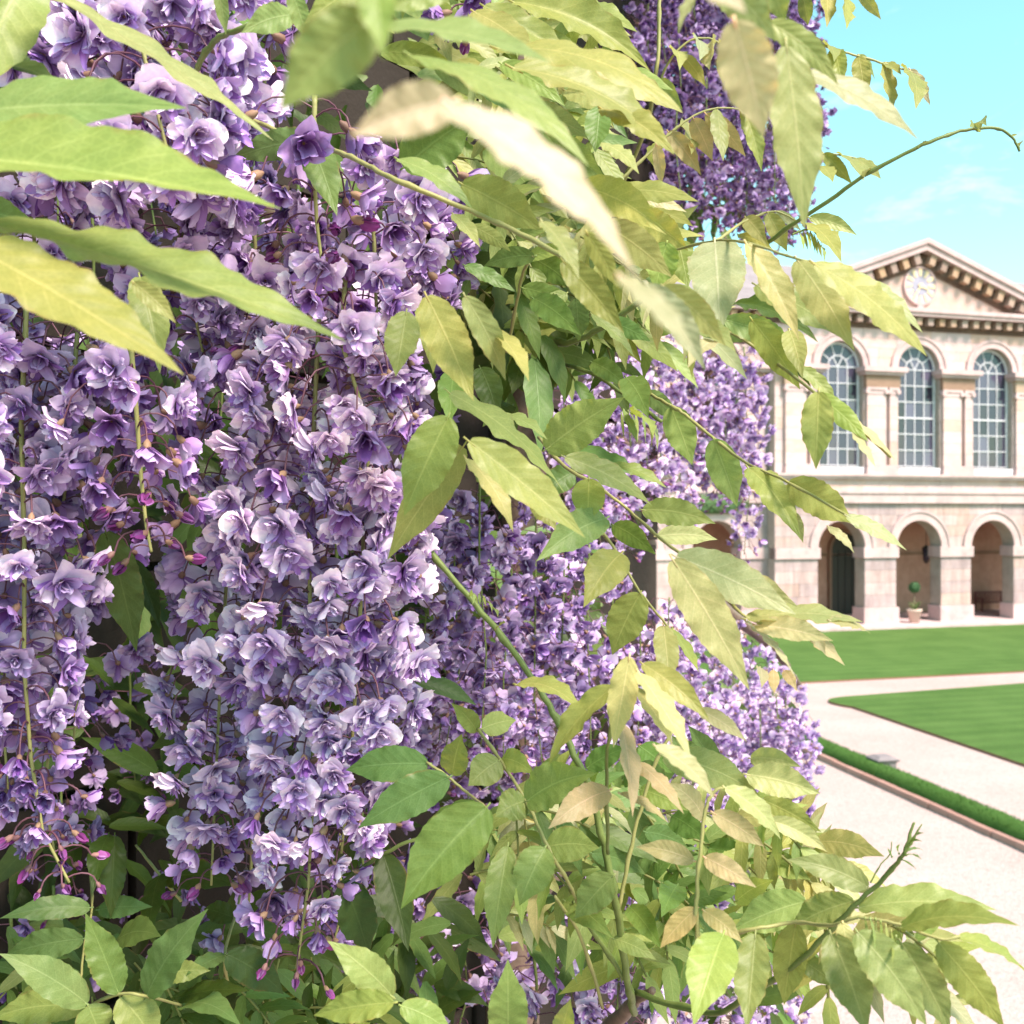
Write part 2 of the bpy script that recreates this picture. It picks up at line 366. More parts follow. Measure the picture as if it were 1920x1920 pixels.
def section(centres, x0, x1, yo, tag_blocks=True):
    """a run of bays with their front plane at y = yo"""
    # masonry core
    core = MB(); edges = [x0] + [(a+b_)/2 for a, b_ in zip(centres, centres[1:])] + [x1]
    for cx, e0, e1 in zip(centres, edges, edges[1:]):
        L_ = LOW; U_ = UPP
        for (a, b_) in ((e0, cx-L_['r']), (cx+L_['r'], e1)): core.box(a, b_, yo+.03, yo+.75, 0, L_['zs'])
        pl = arc(cx, L_['zs'], L_['r'], math.pi, 0)
        core.prism([(e0, L_['zs'])] + pl + [(e1, L_['zs']), (e1, 5.6), (e0, 5.6)], yo+.03, yo+.75)
        core.box(e0, e1, yo+.03, yo+.75, 5.6, U_['z0'])
        for (a, b_) in ((e0, cx-U_['r']), (cx+U_['r'], e1)): core.box(a, b_, yo+.03, yo+.75, U_['z0'], U_['zs'])
        core.prism([(e0, U_['zs'])] + arc(cx, U_['zs'], U_['r'], math.pi, 0) + [(e1, U_['zs']), (e1, 14.0), (e0, 14.0)], yo+.03, yo+.75)
    wall = core.build('wall', M['core'], lib)
    if tag_blocks:
        al = [(c, LOW['zs'], LOW['ro']) for c in centres]; hl = [(c-LOW['r'], c+LOW['r'], 0, LOW['zs']) for c in centres]
        lay_blocks(wall, M['ashlar_low'], x0, x1, courses(0.87, 3.09, .55), yo, .028, hl, [], (1.0, 1.6))
        lay_blocks(wall, M['ashlar_low'], x0, x1, courses(3.57, 5.5, .5), yo, .028, [], al, (1.0, 1.8))
        lay_blocks(wall, M['ashlar'], x0, x1, courses(6.1, 6.62, .27), yo-.04, .068, [], [], (0.9, 1.9))
        au = [(c, UPP['zs'], UPP['ro']) for c in centres]; hu = [(c-UPP['r'], c+UPP['r'], 6.8, UPP['zs']) for c in centres]
        lay_blocks(wall, M['ashlar'], x0, x1, courses(6.86, 11.65, .5), yo, .028, hu, [], (0.8, 1.3))
        lay_blocks(wall, M['ashlar'], x0, x1, courses(11.65, 13.4, .5), yo, .028, [], au, (1.0, 1.8))
    # ground floor piers: impost and base blocks
    pr = [(x0, centres[0]-LOW['r'])] + [(a+LOW['r'], b_-LOW['r']) for a, b_ in zip(centres, centres[1:])] + [(centres[-1]+LOW['r'], x1)]
    for a, b_ in pr:
        o = MB(); o.box(a-(.09 if a > x0 else 0), b_+(.09 if b_ < x1 else 0), yo-.09, yo+.80, 3.09, 3.57); o.build('impost', M['dressed'], lib)
        o = MB(); o.box(a-(.09 if a > x0 else 0), b_+(.09 if b_ < x1 else 0), yo-.10, yo+.80, 0.15, 0.86); o.build('pier_base', M['dressed'], lib)
    for cx in centres:
        o = MB(); o.strip(arc(cx, LOW['zs']+.02, LOW['r']), arc(cx, LOW['zs']+.02, LOW['ro']), yo-.06, yo+.03)
        o.strip(arc(cx, LOW['zs']+.02, LOW['ro']), arc(cx, LOW['zs']+.02, LOW['ro']+.09), yo-.11, yo+.03); o.build('arch_moulding', M['dressed'], lib)
        o = MB(); o.strip(arc(cx, UPP['zs'], UPP['r']), arc(cx, UPP['zs'], UPP['ro']-.06), yo-.05, yo+.03)
        o.strip(arc(cx, UPP['zs'], UPP['ro']-.06), arc(cx, UPP['zs'], UPP['ro']+.04), yo-.10, yo+.03); 
        o.build('arch_moulding', M['dressed'], lib)
    # bands
    o = MB(); o.box(x0-.02, x1+.02, yo-.16, yo+.03, 5.55, 6.10); o.box(x0-.02, x1+.02, yo-.22, yo+.02, 5.98, 6.103); o.build('string_course', M['dressed'], lib)
    o = MB(); o.box(x0-.03, x1+.03, yo-.24, yo+.03, 6.62, 6.74); o.box(x0-.05, x1+.05, yo-.32, yo+.03, 6.74, 6.86); o.build('sill_course', M['dressed'], lib)
    return wall
section([-BAY, 0, BAY], -HW, HW, 0.0)
section([-9.85-BAY, -9.85], -16.0, -HW, 0.65, True)
section([9.85], HW, 12.0, 0.65, False)

def pilasters(cx0, cx1, yo):
    """coupled pilasters on an upper pier between x = cx0 .. cx1, with entablature block"""
    w = cx1 - cx0
    e = empty('pilaster_pair'); e.parent = lib
    o = MB(); o.box(cx0+.06, cx1-.06, yo-.22, yo+.0, 6.86, 7.15); o.box(cx0+.10, cx1-.10, yo-.19, yo+.0, 7.15, 7.26); o.build('base', M['dressed'], e)
    for a, sw in ((cx0+.10, w*.54), (cx1-.10-w*.24, w*.24)):
        zc = [7.26+.527*k_ for k_ in range(6)]+[10.42]
        for z0_, z1_ in zip(zc, zc[1:]): o = MB(); o.box(a, a+sw, yo-.16+rb.uniform(-.004, .004), yo+.0, z0_+.004, z1_-.004); o.build('shaft_drum', M['ashlar'], e)
        o = MB(); o.box(a-.05, a+sw+.05, yo-.22, yo+.0, 10.62, 10.74)
        o.box(a-.02, a+sw+.02, yo-.18, yo+.0, 10.42, 10.62)
        for q in (a, a+sw):
            vs = []
            n = 12
            vs = [(q+.11*math.cos(2*math.pi*i/n), 10.54+.11*math.sin(2*math.pi*i/n)) for i in range(n)]
            o.prism(vs, yo-.25, yo-.02)
        o.build('capital', M['dressed'], e)
    o = MB(); o.box(cx0+.02, cx1-.02, yo-.22, yo+.0, 10.74, 11.28); o.build('architrave', M['brown_stone'], e)
    o = MB(); o.box(cx0-.10, cx1+.10, yo-.34, yo+.25, 11.28, 11.42); o.box(cx0-.22, cx1+.22, yo-.46, yo+.25, 11.42, 11.64); o.build('cornice_block', M['dressed'], e)
for a, b_ in ((-BAY+UPP['r'], -UPP['r']), (UPP['r'], BAY-UPP['r'])): pilasters(a, b_, 0.0)
pilasters(-HW+.35, -BAY-UPP['r'], 0.0); pilasters(BAY+UPP['r'], HW-.35, 0.0); pilasters(-8.73, -7.5, .65)

def window(cx, yo):
    w = empty('window', (cx, yo+.32, 0)); w.parent = lib
    r = UPP['r']; z0 = UPP['z0']; zs = UPP['zs']; hw = r-.03
    b = MB(); bw = .040
    b.box(-hw, -hw+.09, -.05, .05, z0, zs); b.box(hw-.09, hw, -.05, .05, z0, zs)
    b.strip(arc(0, zs, hw-.09), arc(0, zs, hw), -.05, .05)
    b.build('frame', M['white'], w)
    iw = hw-.09; cw = 2*iw/4; rows = 6; rh = (zs - (z0+.08))/rows
    b = MB()
    for i in (1, 2, 3): b.box(-iw+cw*i-bw/2, -iw+cw*i+bw/2, -.03, .03, z0+.08, zs)
    for j in range(rows+1):
        t_ = bw*(1.7 if j in (3,) else 1); zz = z0+.08+rh*j; b.box(-iw, iw, -.034, .034, zz-t_/2, zz+t_/2)
    b.strip(arc(0, zs, cw-bw/2), arc(0, zs, cw+bw/2), -.03, .03)
    for a_ in (60, 120):
        a1 = math.radians(a_); d = (math.cos(a1), math.sin(a1)); n_ = (-d[1]*bw/2, d[0]*bw/2)
        b.prism([(n_[0]*-1, zs-n_[1]), (d[0]*cw-n_[0], zs+d[1]*cw-n_[1]), (d[0]*cw+n_[0], zs+d[1]*cw+n_[1]), (n_[0], zs+n_[1])], -.028, .028)
    for a_ in (36, 72, 108, 144):
        a1 = math.radians(a_); d = (math.cos(a1), math.sin(a1)); n_ = (-d[1]*bw/2, d[0]*bw/2)
        b.prism([(d[0]*cw-n_[0], zs+d[1]*cw-n_[1]), (d[0]*iw-n_[0], zs+d[1]*iw-n_[1]), (d[0]*iw+n_[0], zs+d[1]*iw+n_[1]), (d[0]*cw+n_[0], zs+d[1]*cw+n_[1])], -.028, .028)
    b.build('glazing_bars', M['white'], w)
    for i in range(4):
        for j in range(rows):
            x0 = -iw+cw*i+bw/2; z_ = z0+.08+rh*j+bw/2; p = MB(); p.box(-(cw-bw)/2, (cw-bw)/2, 0, .006, -(rh-bw)/2, (rh-bw)/2)
            o = p.build('pane', M['glass'], w, (x0+(cw-bw)/2, 0, z_+(rh-bw)/2)); o.rotation_euler = (rb.uniform(-.02, .02), 0, rb.uniform(-.03, .03))
    for (a0_, a1_, r0, r1) in [(0, 60, 0, cw), (60, 120, 0, cw), (120, 180, 0, cw)] + [(36*k, 36*k+36, cw, iw) for k in range(5)]:
        pin = arc(0, zs, r0+.02, math.radians(a0_), math.radians(a1_), 6); pout = arc(0, zs, r1, math.radians(a0_), math.radians(a1_), 6)
        p = MB(); p.strip(pin, pout, 0, .006); p.build('pane', M['glass'], w)
    b = MB(); b.box(-hw-.05, hw+.05, -.36, .08, z0-.30, z0-.002); b.build('sill', M['white'], w)
    b = MB(); b.box(-r-.3, r+.3, .60, .70, z0-.2, zs+r+.2); b.build('room_back', M['dark_door'], w)
for cx, yo in ((-BAY, 0), (0, 0), (BAY, 0), (-9.85, .65)): window(cx, yo)

# entablature and cornices
def cornice(x0, x1, yo, z=13.4, step=0.62):
    o = MB(); o.box(x0, x1, yo-.10, yo+.7, z, z+.16); o.build('bed_mould', M['eave_shade'], lib)
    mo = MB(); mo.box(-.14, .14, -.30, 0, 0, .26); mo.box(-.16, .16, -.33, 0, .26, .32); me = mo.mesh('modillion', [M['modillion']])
    o = MB(); o.box(x0, x1, yo-.16, yo+.7, z+.16, z+.56); o.build('soffit_band', M['eave_shade'], lib)
    n = int((x1-x0)/step)
    for i in range(n+1):
        q = bpy.data.objects.new('modillion', me); q.location = (x0 + (x1-x0)*(i+.5)/(n+1), yo-.16, z+.18); link(q, lib)
    o = MB(); o.box(x0-.30, x1+.30, yo-.62, yo+.7, z+.56, z+.72); o.box(x0-.38, x1+.38, yo-.70, yo+.7, z+.72, z+.90); o.build('cornice', M['dressed'], lib)
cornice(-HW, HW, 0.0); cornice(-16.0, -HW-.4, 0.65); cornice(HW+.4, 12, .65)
# pediment
PX = HW+.45; SL = 0.373; ZB = 14.3; ZA = ZB + .22 + PX*SL
o = MB(); o.prism([(-PX+.2, ZB), (PX-.2, ZB), (0, ZA-.35)], -.02, .6); o.build('tympanum', M['ashlar'], lib)
def rake(y0, y1, lo, hi, name, mat):
    o = MB(); c = lambda d: [(-PX-.0, ZB+.22+d), (0, ZA+d), (PX, ZB+.22+d)]
    a = c(lo); b_ = c(hi); o.strip(a[::-1], b_[::-1], y0, y1); return o.build(name, mat, lib)
rake(-.70, .6, -.20, .02, 'raking_cornice', M['dressed']); rake(-.60, .6, -.50, -.20, 'raking_cornice', M['dressed'])
rake(-.16, .55, -1.10, -.50, 'raking_band', M['eave_shade'])
rake(-.10, .55, -1.22, -1.10, 'raking_band', M['eave_shade'])
mo = MB(); mo.box(-.15, .15, -.34, 0, -.20, .20); mo.box(-.17, .17, -.37, 0, .20, .27); me = mo.mesh('modillion', [M['modillion']])
for sx in (-1, 1):
    for i in range(12):
        x = .40 + i*.62
        if x > PX-.8: break
        q = bpy.data.objects.new('modillion', me); q.location = (sx*x, -.14, ZA-.80-x*SL); q.rotation_euler = (0, sx*math.atan(SL), 0); link(q, lib)
# clock
ck = empty('clock', (0, -.06, 15.42)); ck.parent = lib
b = MB(); b.prism([(.84*math.cos(2*math.pi*i/48), .84*math.sin(2*math.pi*i/48)) for i in range(48)], -.04, .04); b.build('dial', M['dial'], ck)
b = MB(); b.strip(arc(0, 0, .80, 0, 2*math.pi, 48), arc(0, 0, .88, 0, 2*math.pi, 48), -.09, .04); b.build('rim', M['dressed'], ck)
b = MB(); b.prism([(.40*math.cos(2*math.pi*i/32), .40*math.sin(2*math.pi*i/32)) for i in range(32)], -.055, -.04); b.build('inner_dial', plain('clock_blue', (0.30, 0.28, 0.36)), ck)
for h in range(12):
    a = math.radians(90-30*h); d = (math.cos(a), math.sin(a)); n_ = (-d[1], d[0])
    wd = (.055, .10)
    b = MB(); b.prism([(d[0]*.44-n_[0]*wd[0]*.8, d[1]*.44-n_[1]*wd[0]*.8), (d[0]*.78-n_[0]*wd[1], d[1]*.78-n_[1]*wd[1]), (d[0]*.78+n_[0]*wd[1], d[1]*.78+n_[1]*wd[1]), (d[0]*.44+n_[0]*wd[0]*.8, d[1]*.44+n_[1]*wd[0]*.8)], -.07, -.04); b.build('numeral', M['gold'], ck)
def hand(name, deg, ln, w):
    a = math.radians(90-deg); d = (math.cos(a), math.sin(a)); n_ = (-d[1], d[0]); b = MB()
    b.prism([(-d[0]*.14-n_[0]*w*.5, -d[1]*.14-n_[1]*w*.5), (d[0]*ln*.7-n_[0]*w, d[1]*ln*.7-n_[1]*w), (d[0]*ln, d[1]*ln), (d[0]*ln*.7+n_[0]*w, d[1]*ln*.7+n_[1]*w), (-d[0]*.14+n_[0]*w*.5, -d[1]*.14+n_[1]*w*.5)], -.10, -.075); b.build(name, M['gold'], ck)
hand('minute_hand', 213, .72, .05); hand('hour_hand', 107, .46, .06)
b = MB(); b.prism([(.10*math.cos(2*math.pi*i/16), .10*math.sin(2*math.pi*i/16)) for i in range(16)], -.12, -.04); b.build('boss', M['gold'], ck)
b = MB(); b.box(-.16, .16, -.08, .06, -1.14, -.86); b.build('bracket', M['dressed'], ck)
# roof
b = MB()
b.add([(-16.4, .1, 14.2), (12.4, .1, 14.2), (12.4, 6.6, 17.6), (-16.4, 6.6, 17.6), (-16.4, 13, 14.2), (12.4, 13, 14.2)], [(0, 1, 2, 3), (3, 2, 5, 4), (0, 3, 4), (1, 5, 2)])
b.add([(-PX, -.3, ZB+.22), (0, -.3, ZA-.02), (PX, -.3, ZB+.22), (-PX, 7, ZB+.2), (0, 7, ZA-.02), (PX, 7, ZB+.2)], [(0, 1, 4, 3), (1, 2, 5, 4)])
b.build('roof', M['slate'], lib)
# arcade interior
b = MB(); b.box(-16, 12, 4.4, 4.6, 0, 5.6); b.build('back_wall', M['arcade'], lib)
b = MB(); b.box(-16, 12, .78, 4.4, 5.2, 5.35); b.build('ceiling', M['arcade'], lib)
for x in (-16.0, 11.8): b = MB(); b.box(x, x+.2, .78, 13, 0, 14); b.build('end_wall', M['arcade'], lib)
b = MB(); b.box(-16, 12, 12.6, 12.8, 0, 14.2); b.build('rear_wall', M['core'], lib)
b = MB(); b.box(-16, 12, -1.5, 4.6, 0, .15); b.build('step', M['dressed'], lib)
b = MB(); b.box(-16, 12, 4.32, 4.4, 3.0, 3.12); b.build('dado_rail', M['brown_stone'], lib)
dx = -.95; dr = empty('doorway', (dx, 4.3, 0)); dr.parent = lib
b = MB(); b.prism([(-.8, .15)] + [(.8, .15)] + arc(0, 3.3, .8, 0, math.pi, 16), .02, .1); b.build('door', M['dark_door'], dr)
b = MB(); b.strip(arc(0, 3.3, .8), arc(0, 3.3, .95), -.05, .1); b.box(-.95, -.8, -.05, .1, .15, 3.3); b.box(.8, .95, -.05, .1, .15, 3.3); b.build('surround', M['brown_stone'], dr)
for q in (-.4, 0, .4): b = MB(); b.box(q-.02, q+.02, -.01, .02, .2, 3.3); b.build('glazing_bar', M['iron'], dr)

# things around the arcade
def lw(x, y, z): return lib.matrix_basis @ Vector((x, y, z))
pt = empty('potted_tree', lw(-.5, -.35, .15), BA); tag(pt, 'clipped ball topiary in a terracotta pot under the middle arch', 'potted plant')
b = MB(); b.lathe([(.20, 0), (.30, .52), (.34, .53), (.34, .62), (.28, .62), (.27, .56)], 20); b.build('pot', M['terracotta'], pt)
b = MB(); b.tube([(0, 0, .5), (.02, 0, .9), (0, 0, 1.35)], [.03, .025, .02]); b.build('trunk', plain('bark', (.16, .11, .07)), pt)
def leafball(n, c, r, s, rng, flat=1.0):
    b = MB()
    for i in range(n):
        d = Vector((rng.gauss(0, 1), rng.gauss(0, 1), rng.gauss(0, 1))).normalized(); p = Vector(c) + Vector((d.x, d.y, d.z*flat)) * r * rng.uniform(.75, 1.05)
        u = d.orthogonal().normalized(); u.rotate(Matrix.Rotation(rng.uniform(0, 6.28), 3, d)); w = d.cross(u)
        b.add([p-u*s, p+w*s*.4+d*s*.4, p+u*s+d*s*.3, p-w*s*.4+d*s*.4], [(0, 1, 2, 3)])
    return b
leafball(420, (0, 0, 1.60), .235, .075, rb).build('crown', plain('box_leaf', (.06, .13, .05), .7), pt)
b = MB()
for i in range(46):
    a = rb.uniform(0, 6.28); l = rb.uniform(.25, .62); q = Vector((math.cos(a), math.sin(a), 0)); s_ = Vector((-q.y, q.x, 0))*.02
    p0 = q*.1+Vector((0, 0, .58)); p1 = q*l*.5+Vector((0, 0, .58+l*.6)); p2 = q*l*.9+Vector((0, 0, .62+l*rb.uniform(.3, .9)))
    b.add([p0-s_, p0+s_, p1+s_, p1-s_, p2], [(0, 1, 2, 3), (3, 2, 4)])
tag(b.build('underplanting', plain('spiky_leaf', (.14, .17, .06), .7), pt), kind='stuff')
be = empty('garden_bench', lw(7.1, 3.6, .15), BA); tag(be, 'dark red slatted bench against the back wall under the right arch', 'bench')
for x in (-.8, .8):
    for y in (-.25, .25): b = MB(); b.box(x-.035, x+.035, y-.035, y+.035, 0, .98 if y > 0 else .62); b.build('leg', M['bench'], be)
    b = MB(); b.box(x-.04, x+.04, -.30, .25, .62, .68); b.build('armrest', M['bench'], be)
b = MB(); b.box(-.8, .8, .22, .27, .90, .99); b.build('top_rail', M['bench'], be)
for i in range(11): x = -.72+i*.144; b = MB(); b.box(x-.03, x+.03, .23, .26, .46, .90); b.build('slat', M['bench'], be)
for i in range(4): y = -.24+i*.13; b = MB(); b.box(-.83, .83, y-.05, y+.05, .42, .45); b.build('seat_slat', M['bench'], be)
ln = empty('hanging_lantern', lw(2.1, 2.2, 2.8), BA); tag(ln, 'black iron lantern hanging inside the middle arch', 'lantern')
b = MB(); b.tube([(0, 0, .75), (0, 0, 2.2)], .02); b.build('chain', M['iron'], ln)
b = MB(); b.lathe([(.02, .78), (.22, .62), (.20, .60), (.20, .58)], 6); b.build('hood', M['iron'], ln)
for k in range(6):
    a = k*math.pi/3; b = MB(); b.tube([(.19*math.cos(a), .19*math.sin(a), .60), (.13*math.cos(a), .13*math.sin(a), 0)], .014, 4); b.build('corner_bar', M['iron'], ln)
b = MB(); b.lathe([(.13, 0), (.12, -.06), (.02, -.12)], 6); b.build('base', M['iron'], ln)
b = MB(); b.lathe([(.125, .02), (.182, .59)], 6); b.build('glass', M['glass'], ln)
cp = leafball(1500, (0, 0, 0), 1.0, .10, rb, .5)
o = cp.build('wall_creeper', plain('creeper_leaf', (.08, .14, .05), .7)); o.location = lw(-10.2, .45, 5.5); o.scale = (1.7, .25, .8); o.rotation_euler = (0, 0, BA)
tag(o, 'green creeper on the set-back wing above its arch', 'creeper')

# ------------------------------------------------------------------ wisteria: materials
def leaf_material():
    m, t, p, o = newmat('wisteria_leaf')
    at_ = N(t, 'ShaderNodeAttribute'); at_.attribute_name = 'Col'
    uv = N(t, 'ShaderNodeUVMap'); uv.uv_map = 'UVMap'; sx = N(t, 'ShaderNodeSeparateXYZ'); LK(t, uv.outputs[0], sx.inputs[0])
    d = math_(t, 'MULTIPLY', math_(t, 'ABSOLUTE', math_(t, 'SUBTRACT', sx.outputs[0], 0.5)), 2.0)
    mid = math_(t, 'SUBTRACT', 1.0, math_(t, 'DIVIDE', d, 0.06), True)
    x = math_(t, 'SUBTRACT', math_(t, 'MULTIPLY', sx.outputs[1], 9.0), math_(t, 'MULTIPLY', d, 1.7))
    fr = math_(t, 'ABSOLUTE', math_(t, 'SUBTRACT', math_(t, 'FRACT', x), 0.5))
    lat = math_(t, 'SUBTRACT', 1.0, math_(t, 'DIVIDE', fr, 0.045), True)
    vein = math_(t, 'MAXIMUM', mid, math_(t, 'MULTIPLY', lat, 0.62))
    base = mixc(t, 1.0, at_.outputs[0], ramp(t, noise(t, 28, 6, 0.7), [(0.3, (0.80, 0.86, 0.80)), (0.7, (1.16, 1.10, 1.12))]), 'MULTIPLY')
    sp = ramp(t, noise(t, 160, 3, 0.7), [(0.62, (1, 1, 1)), (0.72, (0.82, 0.80, 0.7))]); base = mixc(t, 0.6, base, sp, 'MULTIPLY')
    vo = N(t, 'ShaderNodeTexVoronoi', feature='DISTANCE_TO_EDGE'); mpv = N(t, 'ShaderNodeMapping'); mpv.inputs['Scale'].default_value = (13, 34, 1); LK(t, uv.outputs[0], mpv.inputs[0]); LK(t, mpv.outputs[0], vo.inputs['Vector']); vo.inputs['Scale'].default_value = 1.0
    base = mixc(t, 1.0, base, ramp(t, vo.outputs['Distance'], [(0.0, (1.12, 1.10, 1.15)), (0.12, (0.95, 0.96, 0.95))]), 'MULTIPLY')
    edge = math_(t, 'MULTIPLY', math_(t, 'MULTIPLY', math_(t, 'SUBTRACT', d, 0.86, True), 6.0, True), ramp(t, noise(t, 40, 4, 0.7), [(0.52, (0, 0, 0)), (0.62, (1, 1, 1))]))
    base = mixc(t, math_(t, 'MULTIPLY', edge, 0.55), base, (0.30, 0.17, 0.06))
    vc = mixc(t, 1.0, base, (1.5, 1.38, 1.7), 'MULTIPLY')
    c = mixc(t, math_(t, 'MULTIPLY', vein, 0.9), base, vc)
    LK(t, c, p.inputs['Base Color']); p.inputs['Roughness'].default_value = 0.46; p.inputs['Specular IOR Level'].default_value = 0.34
    b = N(t, 'ShaderNodeBump'); b.inputs['Strength'].default_value = 0.28; b.inputs['Distance'].default_value = 0.0010
    hgt = math_(t, 'ADD', math_(t, 'MULTIPLY', math_(t, 'MINIMUM', math_(t, 'MULTIPLY', fr, 2.0), 1.0), 0.45), math_(t, 'MULTIPLY', noise(t, 220, 3, 0.6), 0.35))
    LK(t, math_(t, 'SUBTRACT', hgt, math_(t, 'MULTIPLY', mid, 0.6)), b.inputs['Height']); LK(t, b.outputs[0], p.inputs['Normal'])
    tr = N(t, 'ShaderNodeBsdfTranslucent'); LK(t, mixc(t, 1.0, c, (1.15, 1.05, 0.55), 'MULTIPLY'), tr.inputs[0])
    ms = N(t, 'ShaderNodeMixShader'); ms.inputs[0].default_value = 0.44; LK(t, p.outputs[0], ms.inputs[1]); LK(t, tr.outputs[0], ms.inputs[2]); LK(t, ms.outputs[0], o.inputs[0])
    return m
def petal_material():
    m, t, p, o = newmat('wisteria_petal')
    at_ = N(t, 'ShaderNodeAttribute'); at_.attribute_name = 'Col'; oi = N(t, 'ShaderNodeObjectInfo')
    c = mixc(t, 1.0, at_.outputs[0], ramp(t, oi.outputs['Random'], [(0, (0.80, 0.76, 0.86)), (0.5, (1, 1, 1)), (1, (1.12, 1.12, 1.06))]), 'MULTIPLY')
    c = mixc(t, 1.0, c, ramp(t, noise(t, 3.0, 3, 0.6), [(0.35, (0.88, 0.84, 0.93)), (0.65, (1.08, 1.08, 1.04))]), 'MULTIPLY')
    LK(t, c, p.inputs['Base Color']); p.inputs['Roughness'].default_value = 0.55; p.inputs['Specular IOR Level'].default_value = 0.2
    tr = N(t, 'ShaderNodeBsdfTranslucent'); LK(t, c, tr.inputs[0])
    ms = N(t, 'ShaderNodeMixShader'); ms.inputs[0].default_value = 0.20; LK(t, p.outputs[0], ms.inputs[1]); LK(t, tr.outputs[0], ms.inputs[2]); LK(t, ms.outputs[0], o.inputs[0])
    return m
def stem_material(name, a, b_):
    m, t, p, o = newmat(name)
    LK(t, ramp(t, noise(t, 60, 5, 0.7), [(0.3, a), (0.7, b_)]), p.inputs['Base Color']); p.inputs['Roughness'].default_value = 0.5; p.inputs['Specular IOR Level'].default_value = 0.3
    bump(t, p, noise(t, 300, 3, 0.6), 0.3, 0.0008); return m
M['leaf'] = leaf_material(); M['petal'] = petal_material()
M['stem'] = stem_material('green_stem', (0.085, 0.12, 0.028), (0.16, 0.20, 0.055))
M['rachis'] = stem_material('yellow_stalk', (0.22, 0.22, 0.075), (0.30, 0.28, 0.11))
M['pedicel'] = stem_material('purple_pedicel', (0.09, 0.035, 0.055), (0.15, 0.06, 0.085))
M['bark'] = stem_material('vine_bark', (0.10, 0.065, 0.05), (0.20, 0.135, 0.10))

vine = empty('wisteria', (-0.1, 1.9, 0)); VL = Vector((-0.1, 1.9, 0))
tag(vine, 'large wisteria with hanging double mauve flowers and lime leaves covering the left wall', 'wisteria')
def vlink(o, parent=None):
    if parent is None: o.parent = vine; o.matrix_parent_inverse = Matrix.Translation(-VL)
    else: o.parent = parent
    COL.objects.link(o); return o

# ------------------------------------------------------------------ wisteria: leaves
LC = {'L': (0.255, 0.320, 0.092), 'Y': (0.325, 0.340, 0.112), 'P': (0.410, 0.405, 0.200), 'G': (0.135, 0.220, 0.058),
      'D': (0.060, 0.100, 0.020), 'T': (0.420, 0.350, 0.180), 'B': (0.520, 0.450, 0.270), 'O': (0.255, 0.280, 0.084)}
RL = random.Random(21)
def prof(t):
    v = (t**0.55) * ((1-t)**0.85) / 0.437
    if t > .66: v *= 1 - .52*((t-.66)/.34)**.8
    return v
def leaf_geo(B, T, w, col, rng, n=30, m=4, ratio=.34, roll=None, bow=None, sag=None, wave=None, jitter=True):
    """blade between base B and tip T (world), visible width w metres, as (verts, faces, cols, uvs)"""
    d = (T-B); L = d.length; d.normalize()
    mid = (B+T)/2; view = (mid - cam.location).normalized()
    side = d.cross(view); side = side.normalized() if side.length > 1e-5 else d.orthogonal().normalized()
    nrm = side.cross(d)
    if nrm.dot(view) > 0: nrm = -nrm
    full = max(w, ratio*L)
    if roll is None:
        ph = math.acos(max(0.12, min(1, w/full))) + rng.uniform(-.12, .12)
        # turn the upper face towards the sky
        r1 = Matrix.Rotation(ph, 3, d) @ nrm; r2 = Matrix.Rotation(-ph, 3, d) @ nrm
        roll = ph if r1.z > r2.z else -ph
    R = Matrix.Rotation(roll, 3, d); nr = R @ nrm; sd = R @ side
    bow = rng.uniform(-.02, .07) if bow is None else bow
    sag = rng.uniform(.02, .07) if sag is None else sag
    wave = rng.uniform(.6, 1.4) if n < 36 else (rng.uniform(.6, 1.25) if n < 50 else rng.uniform(.45, .75)) if wave is None else wave
    up = Vector((0, 0, 1)); up = up - d*up.dot(d)
    if up.length < .2: up = nr
    hw = full/2; ph1, ph2 = rng.uniform(0, 6.28), rng.uniform(0, 6.28); kf = rng.uniform(2.6, 4.2)
    fold = rng.uniform(.10, .34); tw = rng.uniform(-.35, .35); curl = rng.uniform(-.10, .25)
    vs = []; cs = []; uvs = []; q = rng.choice((.006, .012, .02, .028)) if n < 50 else .04
    ys = [j/m for j in range(-m, m+1)]
    for i in range(n+1):
        t = i/n; te = .012 + .988*t
        c = B + d*(L*t) + nr*(bow*L*4*t*(1-t)) + up*(sag*L*4*t*(1-t))
        pw = max(prof(te), .015) if t < 1 else .008
        a = tw*(t-.3)
        ca, sa = math.cos(a), math.sin(a)
        s2 = sd*ca + nr*sa; n2 = nr*ca - sd*sa
        for s in ys:
            ph_ = ph1 if s < 0 else ph2
            A = abs(s)
            edge = wave*(.13*math.sin(2*math.pi*kf*t+ph_) + .05*math.sin(2*math.pi*kf*2.3*t+ph_*2))*A*A
            z = hw*pw*(fold*A + edge - curl*A*A*.8)
            lateral = (9*t - 1.7*A) % 1.0
            z += hw*q*(math.sin(math.pi*lateral)**.8)*(1-.55*A)*min(1, A*4)*min(1, (1-t)*6)
            wid = hw*pw*s*(1-.10*fold*A) * (1 + .035*wave*math.sin(2*math.pi*kf*3.1*t+ph_)*(A > .8))
            vs.append(c + s2*wid + n2*z); cs.append(col); uvs.append(((s+1)/2, t))
    k = len(ys); fs = [(i*k+j, i*k+j+1, (i+1)*k+j+1, (i+1)*k+j) for i in range(n) for j in range(k-1)]
    return vs, fs, cs, uvs
def vary(c, rng, a=.14):
    f = 1 + rng.uniform(-a, a); return (c[0]*f*(1+rng.uniform(-.10, .10)), c[1]*f, c[2]*f*(1+rng.uniform(-.2, .2)))
NLEAF = 0
